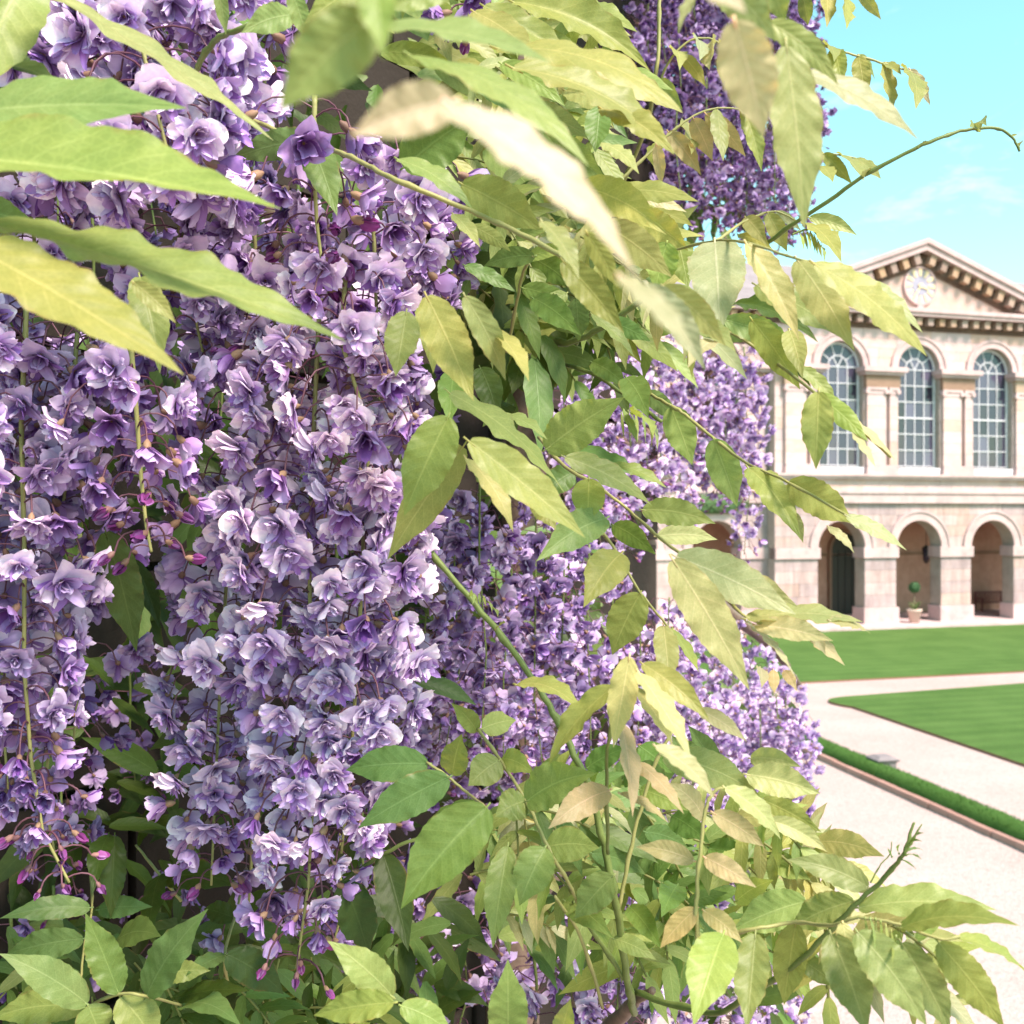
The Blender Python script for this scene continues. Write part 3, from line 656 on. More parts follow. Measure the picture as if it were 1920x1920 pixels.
def put_leaf(bx, by, tx, ty, w, code, d=None, dt=None, **kw):
    global NLEAF
    lp = math.hypot(tx-bx, ty-by)
    if d is None: d = min(max(165.0/max(lp, 1), .40), 1.25 if bx < 1150 else 1.5)
    if dt is None: dt = d*(1+RL.uniform(-.07, .03))
    B = at(bx, by, d); T = at(tx, ty, dt); wm = w/F*(d+dt)/2
    big = lp > 120
    if lp > 330 and bx < 200: kw.setdefault('sag', .012); kw.setdefault('bow', .012)
    if not big and 'wave' not in kw: kw['wave'] = RL.uniform(.25, .7)
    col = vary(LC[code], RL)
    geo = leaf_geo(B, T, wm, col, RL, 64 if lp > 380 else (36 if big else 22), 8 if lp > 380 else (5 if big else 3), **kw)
    b = MB(); b.add(geo[0], geo[1], 0, True, geo[2], geo[3])
    # stalk
    dd = (T-B).normalized(); r = max(.0006, wm*.018); sp = [B - dd*(.05*(T-B).length), B, B + dd*.06*(T-B).length]
    o0 = len(b.v); b.tube(sp, [r*1.1, r, r*.6], 4, 0, col=(col[0]*1.25, col[1]*1.2, col[2]*1.3)); b.uv += [(.5, .5)]*(len(b.v)-o0)
    o = bpy.data.objects.new('leaf', b.mesh('leaf', [M['leaf']])); vlink(o); NLEAF += 1
    return o
HERO = '''
60 -60 -60 205 150 L .55
66 -24 512 263 46 Y .52
-90 215 350 203 86 L .46
-80 160 118 165 30 D .6
-130 292 527 392 138 L .42
-100 395 75 425 80 G .6
-30 420 648 640 100 L .43
-90 445 345 703 120 Y .40
262 520 300 700 78 O .62
250 530 330 606 44 Y .5
408 -30 424 66 30 L .6
548 28 452 62 62 L .6
545 -20 579 82 42 L .55
690 -30 570 45 70 L .55
600 262 428 302 64 G .72
575 250 632 405 74 G .74
702 30 524 208 150 L .21
852 190 655 256 112 B .21
690 -60 720 110 90 L .21
850 -25 705 22 66 L .42
706 55 1032 118 52 L .36
935 92 1280 210 52 Y .55
772 106 1104 312 54 L .40
888 22 1006 108 50 Y .62
908 12 1088 124 54 O .66
962 4 1218 132 74 O .70
1030 8 1195 60 50 Y .85
962 128 1268 290 62 Y .58
1085 118 1280 212 52 Y .72
1000 60 1110 150 60 L .7
940 120 1060 200 50 L .66
880 150 1010 240 50 G .72
900 240 1060 300 60 G .8
960 200 1110 260 60 O .74
1060 170 1180 230 56 Y .7
1124 200 1116 286 56 G .62
1128 204 1264 290 48 Y .60
1125 268 1198 326 24 Y .66
1010 262 1140 345 70 L .82
1060 300 1165 360 60 G .9
757 314 895 212 112 G .68
746 299 886 392 42 L .60
866 345 1018 432 94 L .62
846 202 1200 530 92 B .20
1163 520 1300 660 52 B .21
1016 416 1086 524 46 Y .50
1100 436 1160 542 44 Y .50
1056 490 1170 624 68 O .56
1090 350 1250 440 80 Y .62
1130 420 1260 520 76 Y .58
1180 400 1290 470 66 Y .72
1140 350 1230 395 44 Y .9
1145 360 1310 378 46 Y .75
1190 385 1300 425 34 O .9
1210 375 1288 398 24 P .8
850 402 900 464 32 Y .7
884 424 958 472 34 Y .72
1002 480 906 500 44 G .8
872 498 968 548 30 G .84
920 460 1000 520 60 D .95
1000 560 1090 630 60 G .8
980 540 1080 580 46 G .82
1062 550 1010 590 36 L .8
1000 485 1075 540 60 G .9
1080 560 1085 640 50 G .8
1110 590 1190 670 30 L .78
1140 600 1220 640 40 G .8
800 556 888 752 92 Y .58
872 556 948 714 56 Y .56
928 618 992 716 36 Y .58
762 585 742 706 74 O .66
812 560 812 700 76 O .70
850 700 842 800 60 G .8
900 690 935 790 60 D .85
985 660 960 740 50 D .95
960 760 905 800 46 D .95
1377 40 1432 258 118 B .30
1474 88 1508 430 98 Y .43
1335 -50 1455 78 84 Y .40
1438 -50 1472 46 58 Y .44
1300 -40 1400 25 60 B .24
1330 -40 1272 62 26 P .40
1512 138 1722 262 52 P .48
1438 42 1572 160 56 Y .44
1505 -12 1515 48 32 O 1.0
1548 -20 1550 52 30 Y 1.0
1585 -25 1587 55 24 Y 1.0
1608 -15 1652 37 24 Y 1.0
1564 92 1580 168 40 Y .95
1610 106 1622 192 38 Y .95
1661 121 1673 214 31 Y .95
1697 130 1717 205 28 Y .95
1706 131 1744 198 22 T .95
1548 84 1564 116 14 O .96
1610 104 1640 150 14 O .96
1650 118 1690 140 12 O .96
1253 247 1314 328 40 T .95
1300 222 1336 302 42 T .95
1324 214 1398 294 40 T .95
1345 206 1356 302 36 O .95
1393 204 1428 322 38 Y .95
1290 230 1296 290 44 O 1.0
1390 204 1425 235 22 T .95
1240 265 1230 320 40 O 1.0
1230 270 1240 350 26 T .9
1264 98 1274 132 28 Y 1.1
1278 102 1324 164 30 Y 1.1
1308 74 1312 114 27 P 1.1
1334 77 1330 132 27 P 1.1
1357 92 1356 156 28 P 1.1
1374 138 1382 204 22 P 1.1
1352 82 1388 142 20 Y 1.1
1218 160 1280 205 48 O 1.0
1544 288 1598 346 30 Y 1.1
1576 290 1619 340 24 Y 1.1
1604 297 1652 336 24 Y 1.1
1530 312 1562 342 26 Y 1.1
1518 408 1608 442 30 Y .9
1508 418 1578 492 34 Y .9
1398 408 1440 462 40 Y 1.0
1440 400 1476 472 40 Y 1.0
1455 397 1502 432 20 P 1.0
1385 440 1450 470 26 Y 1.0
1340 454 1350 628 122 P .66 .60
1250 455 1228 545 72 L .70
1270 450 1290 540 60 L .75
1400 458 1498 638 62 P .60
1495 488 1602 658 78 P .56
1528 496 1738 668 66 Y .52
1588 508 1730 624 34 P .58
1560 520 1650 600 44 Y .66
1214 535 1322 694 64 P .40
1244 538 1360 648 62 Y .48
1378 568 1534 642 52 D .66
1418 535 1592 640 62 O .62
1300 610 1440 640 56 G .74
1360 600 1500 660 60 L .72
1290 600 1380 660 50 Y .62
1340 640 1290 690 40 P .6
1410 600 1500 730 64 L .70
1480 620 1505 710 50 Y .70
1535 735 1530 880 68 Y .62 .62
1498 688 1572 764 30 L .72
1528 738 1628 828 44 L .66
1598 806 1642 876 18 P .66
1580 778 1678 862 16 P .66
1440 655 1520 725 34 G .74
1560 770 1610 800 16 L .7
1258 764 1298 872 66 L .82
1338 824 1382 950 70 L .78
1403 878 1502 1012 62 L .74
1478 904 1602 982 76 Y .70
1588 968 1700 1032 30 P .66
1553 988 1602 1038 20 P .68
1486 960 1506 1018 24 Y .74
1205 956 1342 982 60 L .78
1232 1006 1345 1012 46 P .85
1210 735 1270 790 40 G .9
1268 1044 1492 1152 96 P .60
1262 1050 1405 1294 92 P .56
1330 1092 1500 1142 76 P .62
1290 1060 1440 1140 60 P .64
1400 1160 1618 1166 36 Y .60
1418 1172 1562 1202 52 P .60
1500 1180 1584 1248 32 T .60
1556 1164 1634 1190 18 T .60
1520 1178 1548 1228 24 T .6
1398 1164 1492 1272 18 P .62
1425 1252 1428 1290 24 T .9
1450 1256 1452 1300 24 T .9
1470 1258 1494 1296 24 T .9
840 782 757 968 104 L .62
868 838 727 1049 88 O .66
880 828 1097 1008 78 Y .56
874 860 962 998 36 Y .60
1000 930 1042 994 50 O .66
844 738 1058 924 46 L .64
930 778 1026 824 28 L .74
1024 842 1170 745 96 L .72
1060 858 1222 948 56 L .70
1104 898 1102 982 72 L .72
1136 972 1006 1052 78 L .72
1165 1038 1094 1139 86 Y .70
1200 1113 1148 1228 80 Y .70
1244 1174 1256 1294 54 Y .72
1262 1180 1310 1260 24 L .74
1075 885 1010 930 60 G .95
1174 708 1216 784 62 G .85
1110 680 1180 730 46 G .9
1150 870 1250 915 26 L .8
1060 845 1210 900 40 G .85
1150 985 1230 1040 50 G .9
1170 770 1195 830 16 L .8
1185 775 1225 820 16 L .8
1180 1232 1150 1402 62 P .56
1150 1288 1028 1436 44 Y .58
1198 1262 1296 1425 46 P .55
1205 1245 1330 1350 50 Y .60
1192 1290 1262 1400 40 Y .6
1165 1356 1186 1532 46 T .62
1192 1428 1282 1526 32 T .62
1163 1488 1252 1542 20 T .62
968 1284 1096 1336 36 Y .68
1310 1330 1400 1390 36 P .62
1230 1400 1340 1500 40 P .5
1142 1482 1028 1554 66 T .62
802 1432 648 1444 76 G .72
840 1458 672 1552 86 G .70
912 1514 752 1704 126 G .62 .60
894 1370 846 1318 42 L .8
904 1366 968 1350 52 L .8
848 1452 866 1376 62 L .84
936 1426 878 1474 72 L .76
940 1424 1004 1452 52 L .78
986 1502 928 1532 72 L .74
988 1502 1118 1450 92 L .72
1024 1588 1124 1590 76 L .72
1022 1590 974 1698 86 L .68
952 1588 924 1778 66 L .68
1150 1642 1078 1722 72 L .72
1110 1600 1210 1640 50 G .78
1060 1690 1150 1760 60 L .76
644 1652 692 1794 86 D .80
718 1602 766 1784 76 D .80
640 1640 660 1560 60 D .85
735 1868 614 1764 76 L .60
738 1880 588 1904 66 L .58
752 1886 850 1940 60 L .6
952 1945 952 1798 86 L .62
1052 1945 1070 1872 46 L .62
168 1702 0 1722 50 G .85
215 1568 208 1722 56 D .9
203 1566 174 1676 48 D .9
185 1706 286 1700 46 G .9
156 1760 8 1792 62 G .8
163 1882 -2 1788 76 L .72
222 1862 160 1712 72 G .72
218 1764 302 1756 66 G .85
276 1866 390 1704 76 G .72
165 1886 190 1950 76 L .72
226 1870 295 1965 86 L .72
160 1888 -20 1912 70 L .74
335 1872 468 1858 40 D .8
340 1890 452 1924 46 G .8
425 1790 532 1864 76 D .8
420 1790 350 1826 36 G .82
442 1722 382 1704 46 D .9
310 1648 452 1662 62 D .95
300 1640 280 1762 50 D .95
455 1740 545 1770 46 D .9
300 1830 395 1820 46 L .78
198 998 256 1222 86 D .78
250 1050 300 1180 40 D .9
1356 1752 1300 1924 102 L .58
1416 1752 1400 1930 76 O .60
1492 1732 1470 1884 70 O .62
1512 1690 1374 1744 82 L .66
1602 1690 1480 1744 72 L .62
1628 1664 1474 1612 62 Y .60
1610 1702 1868 1706 62 L .60
1690 1740 1912 1736 58 O .55
1558 1752 1626 1940 92 O .56
1608 1748 1738 1924 98 O .54
1690 1768 1782 1936 78 O .56
1760 1768 1884 1930 76 O .54
1798 1758 1940 1842 30 L .55
1580 1730 1592 1812 40 P .56
1400 1452 1538 1488 70 P .64
1408 1422 1502 1438 46 P .7
1244 1418 1424 1492 76 L .64
1360 1478 1464 1574 44 P .60
1337 1524 1434 1588 50 T .60
1322 1608 1418 1664 48 T .60
1300 1614 1192 1588 46 T .62
1318 1534 1250 1468 44 P .64
1306 1704 1238 1778 48 T .60
1320 1708 1392 1768 44 T .60
1530 1578 1658 1606 58 P .66
1440 1538 1552 1598 42 P .64
1500 1798 1572 1852 46 L .66
1430 1500 1540 1560 50 Y .7
1300 1440 1260 1380 60 G .85
1340 1440 1290 1360 50 G .9
1240 1480 1180 1430 60 G .8
1260 1530 1330 1580 60 G .78
1210 1560 1290 1590 46 G .8
1330 1590 1420 1620 56 G .8
1400 1600 1330 1670 60 L .78
1270 1660 1240 1720 60 G .78
1440 1610 1520 1650 50 L .75
1360 1540 1480 1550 40 Y .7
1450 1560 1380 1620 50 G .8
1380 1690 1450 1650 50 L .75
1180 1700 1240 1780 50 G .78
1150 1760 1230 1800 40 L .75
1200 1480 1290 1520 50 L .75
1100 1440 1180 1400 50 G .85
1200 1400 1260 1450 60 G .85
'''
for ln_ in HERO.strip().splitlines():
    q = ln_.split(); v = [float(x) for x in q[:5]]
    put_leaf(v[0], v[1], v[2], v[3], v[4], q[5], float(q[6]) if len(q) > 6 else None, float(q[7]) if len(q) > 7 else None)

# ------------------------------------------------------------------ wisteria: shoots and leaf stalks
def shoot(pts, w0, w1, mat, name='shoot', seg=6):
    P = [at(*p) for p in pts]; n = len(P); out = []
    for i in range(n-1):
        p0 = P[max(i-1, 0)]; p1 = P[i]; p2 = P[i+1]; p3 = P[min(i+2, n-1)]
        for k in range(seg):
            t = k/seg; out.append(.5*((2*p1) + (-p0+p2)*t + (2*p0-5*p1+4*p2-p3)*t*t + (-p0+3*p1-3*p2+p3)*t**3))
    out.append(P[-1]); m_ = len(out); d = sum(p[2] for p in pts)/n
    rad = [(w0 + (w1-w0)*i/(m_-1))/2/F*d*(1.0 + (.32 if i % 9 == 4 else 0) + RL.uniform(-.06, .06)) for i in range(m_)]
    out = [p + Vector((RL.uniform(-1, 1), 0, RL.uniform(-1, 1)))*rad[i]*(.35 if 0 < i < m_-1 else 0) for i, p in enumerate(out)]
    b = MB(); b.tube(out, rad, 7); o = bpy.data.objects.new(name, b.mesh(name, [mat])); return vlink(o)
shoot([(1400, 480, 1.0), (1515, 403, .95), (1620, 330, .92), (1730, 272, .9), (1800, 246, .9), (1865, 240, .9), (1898, 258, .9), (1912, 284, .9)], 9, 4, M['stem'])
shoot([(770, 985, .82), (850, 1085, .80), (930, 1180, .78), (1010, 1290, .76), (1060, 1380, .75), (1108, 1490, .74), (1136, 1600, .74), (1155, 1700, .74), (1178, 1850, .78), (1190, 1900, .84)], 11, 15, M['stem'])
shoot([(1190, 1860, .80), (1330, 1900, .72), (1400, 1868, .66), (1500, 1800, .62), (1600, 1700, .60), (1665, 1640, .59), (1695, 1598, .58), (1708, 1560, .58), (1714, 1542, .58)], 15, 4, M['stem'])
shoot([(1694, 1602, .58), (1714, 1570, .578), (1729, 1545, .578)], 7, 2, M['stem'])
shoot([(1632, 1655, .6), (1652, 1620, .6), (1668, 1603, .6), (1672, 1578, .6)], 3, 2, M['stem'])
for (x0, y0, x1, y1) in ((1702, 1590, 1730, 1578), (1700, 1596, 1732, 1596), (1698, 1604, 1728, 1612), (1692, 1612, 1718, 1630), (1672, 1606, 1664, 1590), (1686, 1600, 1688, 1582), (1706, 1580, 1733, 1562)):
    put_leaf(x0, y0, x1, y1, 4, 'G', .58, ratio=.1, wave=.1)
shoot([(1237, -30, 1.1), (1236, 60, 1.1), (1228, 160, 1.1), (1205, 260, 1.15), (1160, 360, 1.2)], 7, 8, M['rachis'])
shoot([(1160, 340, .95), (1220, 285, .95), (1262, 245, .95), (1300, 218, .95), (1345, 203, .95), (1395, 205, .95)], 6, 3, M['rachis'], 'leaf_stalk')
shoot([(1235, 160, 1.1), (1255, 115, 1.1), (1295, 76, 1.1), (1345, 78, 1.1), (1380, 130, 1.1)], 5, 3, M['rachis'], 'leaf_stalk')
shoot([(1490, 65, .95), (1560, 91, .95), (1620, 108, .95), (1680, 126, .95), (1712, 136, .95)], 5, 3, M['rachis'], 'leaf_stalk')
shoot([(1490, -30, 1.0), (1550, -18, 1.0), (1612, -14, 1.0)], 4, 3, M['rachis'], 'leaf_stalk')
shoot([(1500, 300, 1.1), (1545, 288, 1.1), (1606, 297, 1.1)], 4, 3, M['rachis'], 'leaf_stalk')
shoot([(1340, 455, .9), (1380, 425, .98), (1420, 404, 1.0), (1458, 397, 1.0), (1495, 415, 1.0)], 6, 3, M['rachis'], 'leaf_stalk')
shoot([(1240, 475, .75), (1340, 452, .68), (1400, 456, .61), (1495, 485, .56), (1590, 508, .57)], 6, 4, M['rachis'], 'leaf_stalk')
shoot([(1290, 610, .8), (1365, 622, .74), (1440, 668, .72), (1520, 730, .66), (1600, 795, .66), (1670, 858, .66)], 8, 4, M['rachis'], 'leaf_stalk')
shoot([(1120, 690, .95), (1200, 730, .9), (1260, 762, .82), (1300, 790, .8), (1390, 862, .76), (1480, 905, .7), (1595, 970, .66)], 8, 4, M['rachis'], 'leaf_stalk')
shoot([(1010, 820, .8), (1060, 875, .74), (1110, 905, .73), (1170, 950, .75), (1240, 1010, .66), (1290, 1050, .62), (1340, 1095, .62), (1405, 1160, .6), (1500, 1180, .6)], 8, 4, M['rachis'], 'leaf_stalk')
shoot([(1110, 980, .74), (1150, 1025, .72), (1200, 1110, .71), (1250, 1172, .72), (1290, 1230, .74)], 6, 4, M['rachis'], 'leaf_stalk')
shoot([(370, 130, .66), (400, 80, .64), (450, 55, .62), (560, 35, .6), (640, 45, .55), (700, 40, .5)], 13, 10, M['stem'])
shoot([(400, 190, .75), (470, 225, .74), (560, 260, .72), (620, 280, .7), (680, 305, .66), (745, 340, .62), (880, 395, .62), (960, 430, .6), (1060, 485, .58)], 10, 9, M['rachis'])
shoot([(1010, 640, 1.0), (1075, 640, .9), (1150, 600, .86), (1210, 560, .84)], 14, 10, M['stem'])
shoot([(1080, 645, .92), (1095, 605, .9), (1130, 560, .85)], 9, 7, M['stem'])
shoot([(950, 660, .9), (970, 560, .85), (985, 500, .82), (1000, 480, .8)], 7, 5, M['rachis'], 'leaf_stalk')
shoot([(1050, 680, .95), (1110, 700, .9), (1170, 740, .88), (1240, 790, .84)], 8, 7, M['stem'])
shoot([(895, 1365, .8), (940, 1428, .77), (985, 1500, .74), (1028, 1590, .71), (1068, 1660, .72), (1085, 1700, .74)], 7, 6, M['rachis'], 'leaf_stalk')
shoot([(800, 1430, .72), (842, 1458, .71), (880, 1490, .7), (912, 1515, .64)], 6, 5, M['rachis'], 'leaf_stalk')
shoot([(640, 1655, .82), (720, 1600, .80), (800, 1565, .8)], 8, 7, M['stem'], 'leaf_stalk')
shoot([(1307, 1762, .6), (1306, 1690, .6), (1309, 1640, .6), (1320, 1530, .6), (1335, 1490, .6), (1355, 1476, .6)], 9, 6, M['rachis'], 'leaf_stalk')
shoot([(1160, 1705, .74), (1190, 1560, .74), (1225, 1440, .74), (1260, 1370, .74)], 8, 6, M['rachis'], 'leaf_stalk')
shoot([(1140, 1600, .7), (1138, 1480, .64), (1140, 1400, .6), (1155, 1300, .58), (1180, 1235, .57)], 8, 5, M['stem'], 'leaf_stalk')
shoot([(1130, 1890, .82), (1090, 1760, .76), (1040, 1680, .74)], 7, 6, M['rachis'], 'leaf_stalk')
shoot([(1180, 1850, .78), (1120, 1760, .76), (1075, 1690, .75)], 9, 8, M['stem'], 'leaf_stalk')
shoot([(1360, 1755, .62), (1415, 1742, .61), (1490, 1730, .61), (1560, 1735, .58), (1610, 1720, .57), (1690, 1735, .56), (1760, 1760, .55), (1800, 1756, .55)], 8, 5, M['rachis'], 'leaf_stalk')
shoot([(160, 1888, .74), (224, 1864, .72), (275, 1868, .72), (340, 1885, .78)], 6, 5, M['rachis'], 'leaf_stalk')
shoot([(170, 1640, .9), (172, 1705, .86), (160, 1765, .82), (150, 1850, .76)], 5, 4, M['rachis'], 'leaf_stalk')
shoot([(430, 1860, .85), (422, 1790, .82), (440, 1720, .88), (450, 1680, .92)], 6, 5, M['rachis'], 'leaf_stalk')
shoot([(340, 1690, .95), (300, 1640, .95), (255, 1585, .98)], 6, 5, M['rachis'], 'leaf_stalk')
# young folded leaves
for q_ in ((1832, 246, 1818, 238), (1836, 244, 1850, 236), (1722, 278, 1742, 268), (1895, 256, 1908, 252), (1620, 331, 1634, 318), (1910, 275, 1918, 266), (930, 1180, 948, 1168), (1010, 1290, 1026, 1276), (1108, 1490, 1092, 1474)): put_leaf(*q_, 5, 'O', .77 if q_[0] < 1200 else .9, ratio=.25)
def comb(x0, y0, x1, y1, n, ln, code, d):
    for i in range(n):
        s = i/(n-1); x = x0+(x1-x0)*s; y = y0+(y1-y0)*s-14*math.sin(math.pi*s); l = ln*(1-.45*abs(s-.45))
        put_leaf(x, y, x+RL.uniform(2, 9), y+l, 6, code, d, ratio=.1, wave=.4)
comb(1500, 438, 1540, 462, 7, 40, 'L', .88); comb(1622, 1722, 1690, 1770, 8, 70, 'L', .55)
comb(880, 1118, 925, 1142, 6, 22, 'L', .77); comb(1165, 775, 1230, 800, 6, 60, 'L', .85)
shoot([(1485, 440, .88), (1505, 432, .88), (1525, 432, .88), (1542, 455, .88)], 4, 3, M['stem'], 'leaf_stalk')

# ------------------------------------------------------------------ wisteria: flowers
PALE = (0.92, 0.80, 0.93); LIL = (0.52, 0.355, 0.70); PUR = (0.17, 0.045, 0.29); DEEP = (0.10, 0.020, 0.105); MAG = (0.25, 0.045, 0.22); CAL = (0.33, 0.205, 0.135)
def lerp(a, b_, t): return tuple(x+(y-x)*t for x, y in zip(a, b_))
def petal(b, L, Wd, ang, az, cup, curl, rng, c0, c1, nu, nv, z0=0.0):
    vs = []; cs = []
    ca, sa = math.cos(az), math.sin(az); rad = .05; z = z0; th = ang; roll = rng.uniform(-.35, .35); rip = rng.uniform(0, 6.28)
    ts = [0, .22, .45, .68, .88, 1.0] if nu == 5 else ([0, .35, .75, 1.0] if nu == 3 else [0, .55, 1.0])
    for i, t in enumerate(ts):
        if i:
            dt = (t-ts[i-1])*L; th = ang + curl*t; rad += math.sin(th)*dt; z += math.cos(th)*dt
        wv = Wd*(math.sin(math.pi*min(1, (t**.75)*.86+.07))**.75)
        if t == 1.0: wv = Wd*.42
        for j in range(nv+1):
            s = -1+2*j/nv
            off = cup*wv*s*s + .17*Wd*math.sin(3.1*s+rip+4*t)*t + roll*wv*s
            tip = -.10*L*abs(s)*(t > .95) + .04*L*(abs(s) > .3)*math.cos(rip)*(t > .95)
            r_ = rad - math.cos(th)*off + math.sin(th)*tip; zz = z + math.sin(th)*off + math.cos(th)*tip
            vs.append((r_*ca - sa*wv*s, r_*sa + ca*wv*s, zz))
            f = min(1, t*1.15 + .12*abs(s)*rng.uniform(-1, 1)); cc = lerp(c0, c1, max(0, f)); g_ = 1 + rng.uniform(-.07, .07); cs.append(tuple(x*g_ for x in cc))
    k = nv+1; n = len(ts)
    b.add(vs, [(i*k+j, i*k+j+1, (i+1)*k+j+1, (i+1)*k+j) for i in range(n-1) for j in range(nv)], 0, True, cs)
def calyx(b, r, h, k, zc=0.0, col=CAL):
    vs = []; n = [(0.25*r, zc-h), (r*.9, zc-h*.55), (r, zc), (r*.8, zc+h*.25)]
    for rr, z in n:
        for j in range(k): q = 2*math.pi*j/k; vs.append((rr*math.cos(q), rr*math.sin(q), z))
    b.add(vs, [(i*k+j, i*k+(j+1) % k, (i+1)*k+(j+1) % k, (i+1)*k+j) for i in range(3) for j in range(k)], 0, True, [col]*len(vs))
def flower(seed, stage, lod, tone=.3):
    """double wisteria floret, faces +Z, banner towards +X, radius about 1"""
    r = random.Random(seed); b = MB(); nu, nv = {0: (5, 4), 1: (3, 2), 2: (2, 2)}[lod]; few = (1.0, .7, .45)[lod]
    D = math.radians
    def cnt(n): return max(2, round(n*few))
    if stage == 'open':
        wf = (1.0, 1.2, 1.35)[lod]; mute = (0, .22, .35)[lod]
        PL = lerp(PALE, LIL, min(1, mute + .55*max(0, tone-.35))); PU = lerp(PUR, LIL, mute + (.25 if tone < .3 else 0))
        for i in range(max(2, cnt(r.choice((3, 3, 4, 4))))):
            petal(b, r.uniform(.85, 1.1), r.uniform(.34, .52)*wf, D(r.uniform(38, 80)), D(r.uniform(-95, 95)), r.uniform(.0, .5), r.uniform(-.3, .7), r, lerp(LIL, PL, .5), lerp(PL, LIL, tone*.5), nu, nv)
        for i in range(cnt(6)):
            petal(b, r.uniform(.75, 1.0), r.uniform(.24, .40)*wf, D(r.uniform(50, 100)), D(180+r.uniform(-125, 125)), r.uniform(-.1, .5), r.uniform(-.3, .7), r, lerp(PU, LIL, .25), lerp(LIL, PL, r.uniform(.2, 1.1)), nu, nv)
        for i in range(cnt(12)):
            petal(b, r.uniform(.65, 1.05), r.uniform(.13, .23)*wf, D(r.uniform(35, 85)), D(180+r.uniform(-100, 100)), r.uniform(0, .7), r.uniform(-.5, .6), r, lerp(PU, DEEP, r.random()*.6), lerp(LIL, PL, r.uniform(-.35, .6)) if r.random() > .3 else lerp(PU, LIL, .4), nu, nv)
        for i in range(cnt(11)):
            petal(b, r.uniform(.45, .82), r.uniform(.13, .28)*wf, D(r.uniform(8, 52)), r.uniform(0, 6.28), r.uniform(-.2, .8), r.uniform(-.8, .8), r, lerp(PU, LIL, .2), lerp(PL, LIL, r.uniform(-.2, 1.0)), nu, nv, .05)
        calyx(b, .13, .30, 6 if lod == 0 else 4)
    elif stage == 'half':
        for i in range(cnt(6)):
            petal(b, r.uniform(.95, 1.2), r.uniform(.36, .48), D(r.uniform(24, 52)), r.uniform(0, 6.28), r.uniform(.15, .5), r.uniform(-.35, .25), r, lerp(MAG, LIL, .45), lerp(LIL, PALE, r.uniform(-.2, .6)), nu, nv)
        for i in range(cnt(9)):
            petal(b, r.uniform(.75, 1.15), r.uniform(.16, .28), D(r.uniform(8, 40)), r.uniform(0, 6.28), r.uniform(.2, .6), r.uniform(-.3, .3), r, PUR, lerp(LIL, PUR, r.uniform(0, .9)), nu, nv)
        calyx(b, .18, .40, 6 if lod == 0 else 4)
    else:
        for i in range(cnt(7)):
            petal(b, r.uniform(.85, 1.05), r.uniform(.26, .36), D(r.uniform(16, 26)), r.uniform(0, 6.28), r.uniform(.2, .5), -r.uniform(.5, .75), r, lerp(DEEP, MAG, r.random()), lerp(MAG, LIL, r.uniform(-.1, .75)), nu, nv)
        calyx(b, .205, .44, 6 if lod == 0 else 4, .12, lerp(CAL, MAG, r.uniform(0, .35)))
    return b
VAR = {}
for lod in (0, 1, 2):
    for st, n in (('open', 12), ('half', 4), ('bud', 3)):
        VAR[lod, st] = [flower(100*lod+7*i+len(st), st, lod, i/(n-1)) for i in range(n)]
HMESH = {st: [b.mesh('flower', [M['petal']]) for b in VAR[0, st]] for st in ('open', 'half', 'bud')}
ARR = {}
for key, lst in VAR.items():
    ARR[key] = []
    for b in lst:
        q = np.array([f for f in b.f], np.int32); ARR[key].append((np.array(b.v, np.float32), q, np.array(b.c, np.float32)))

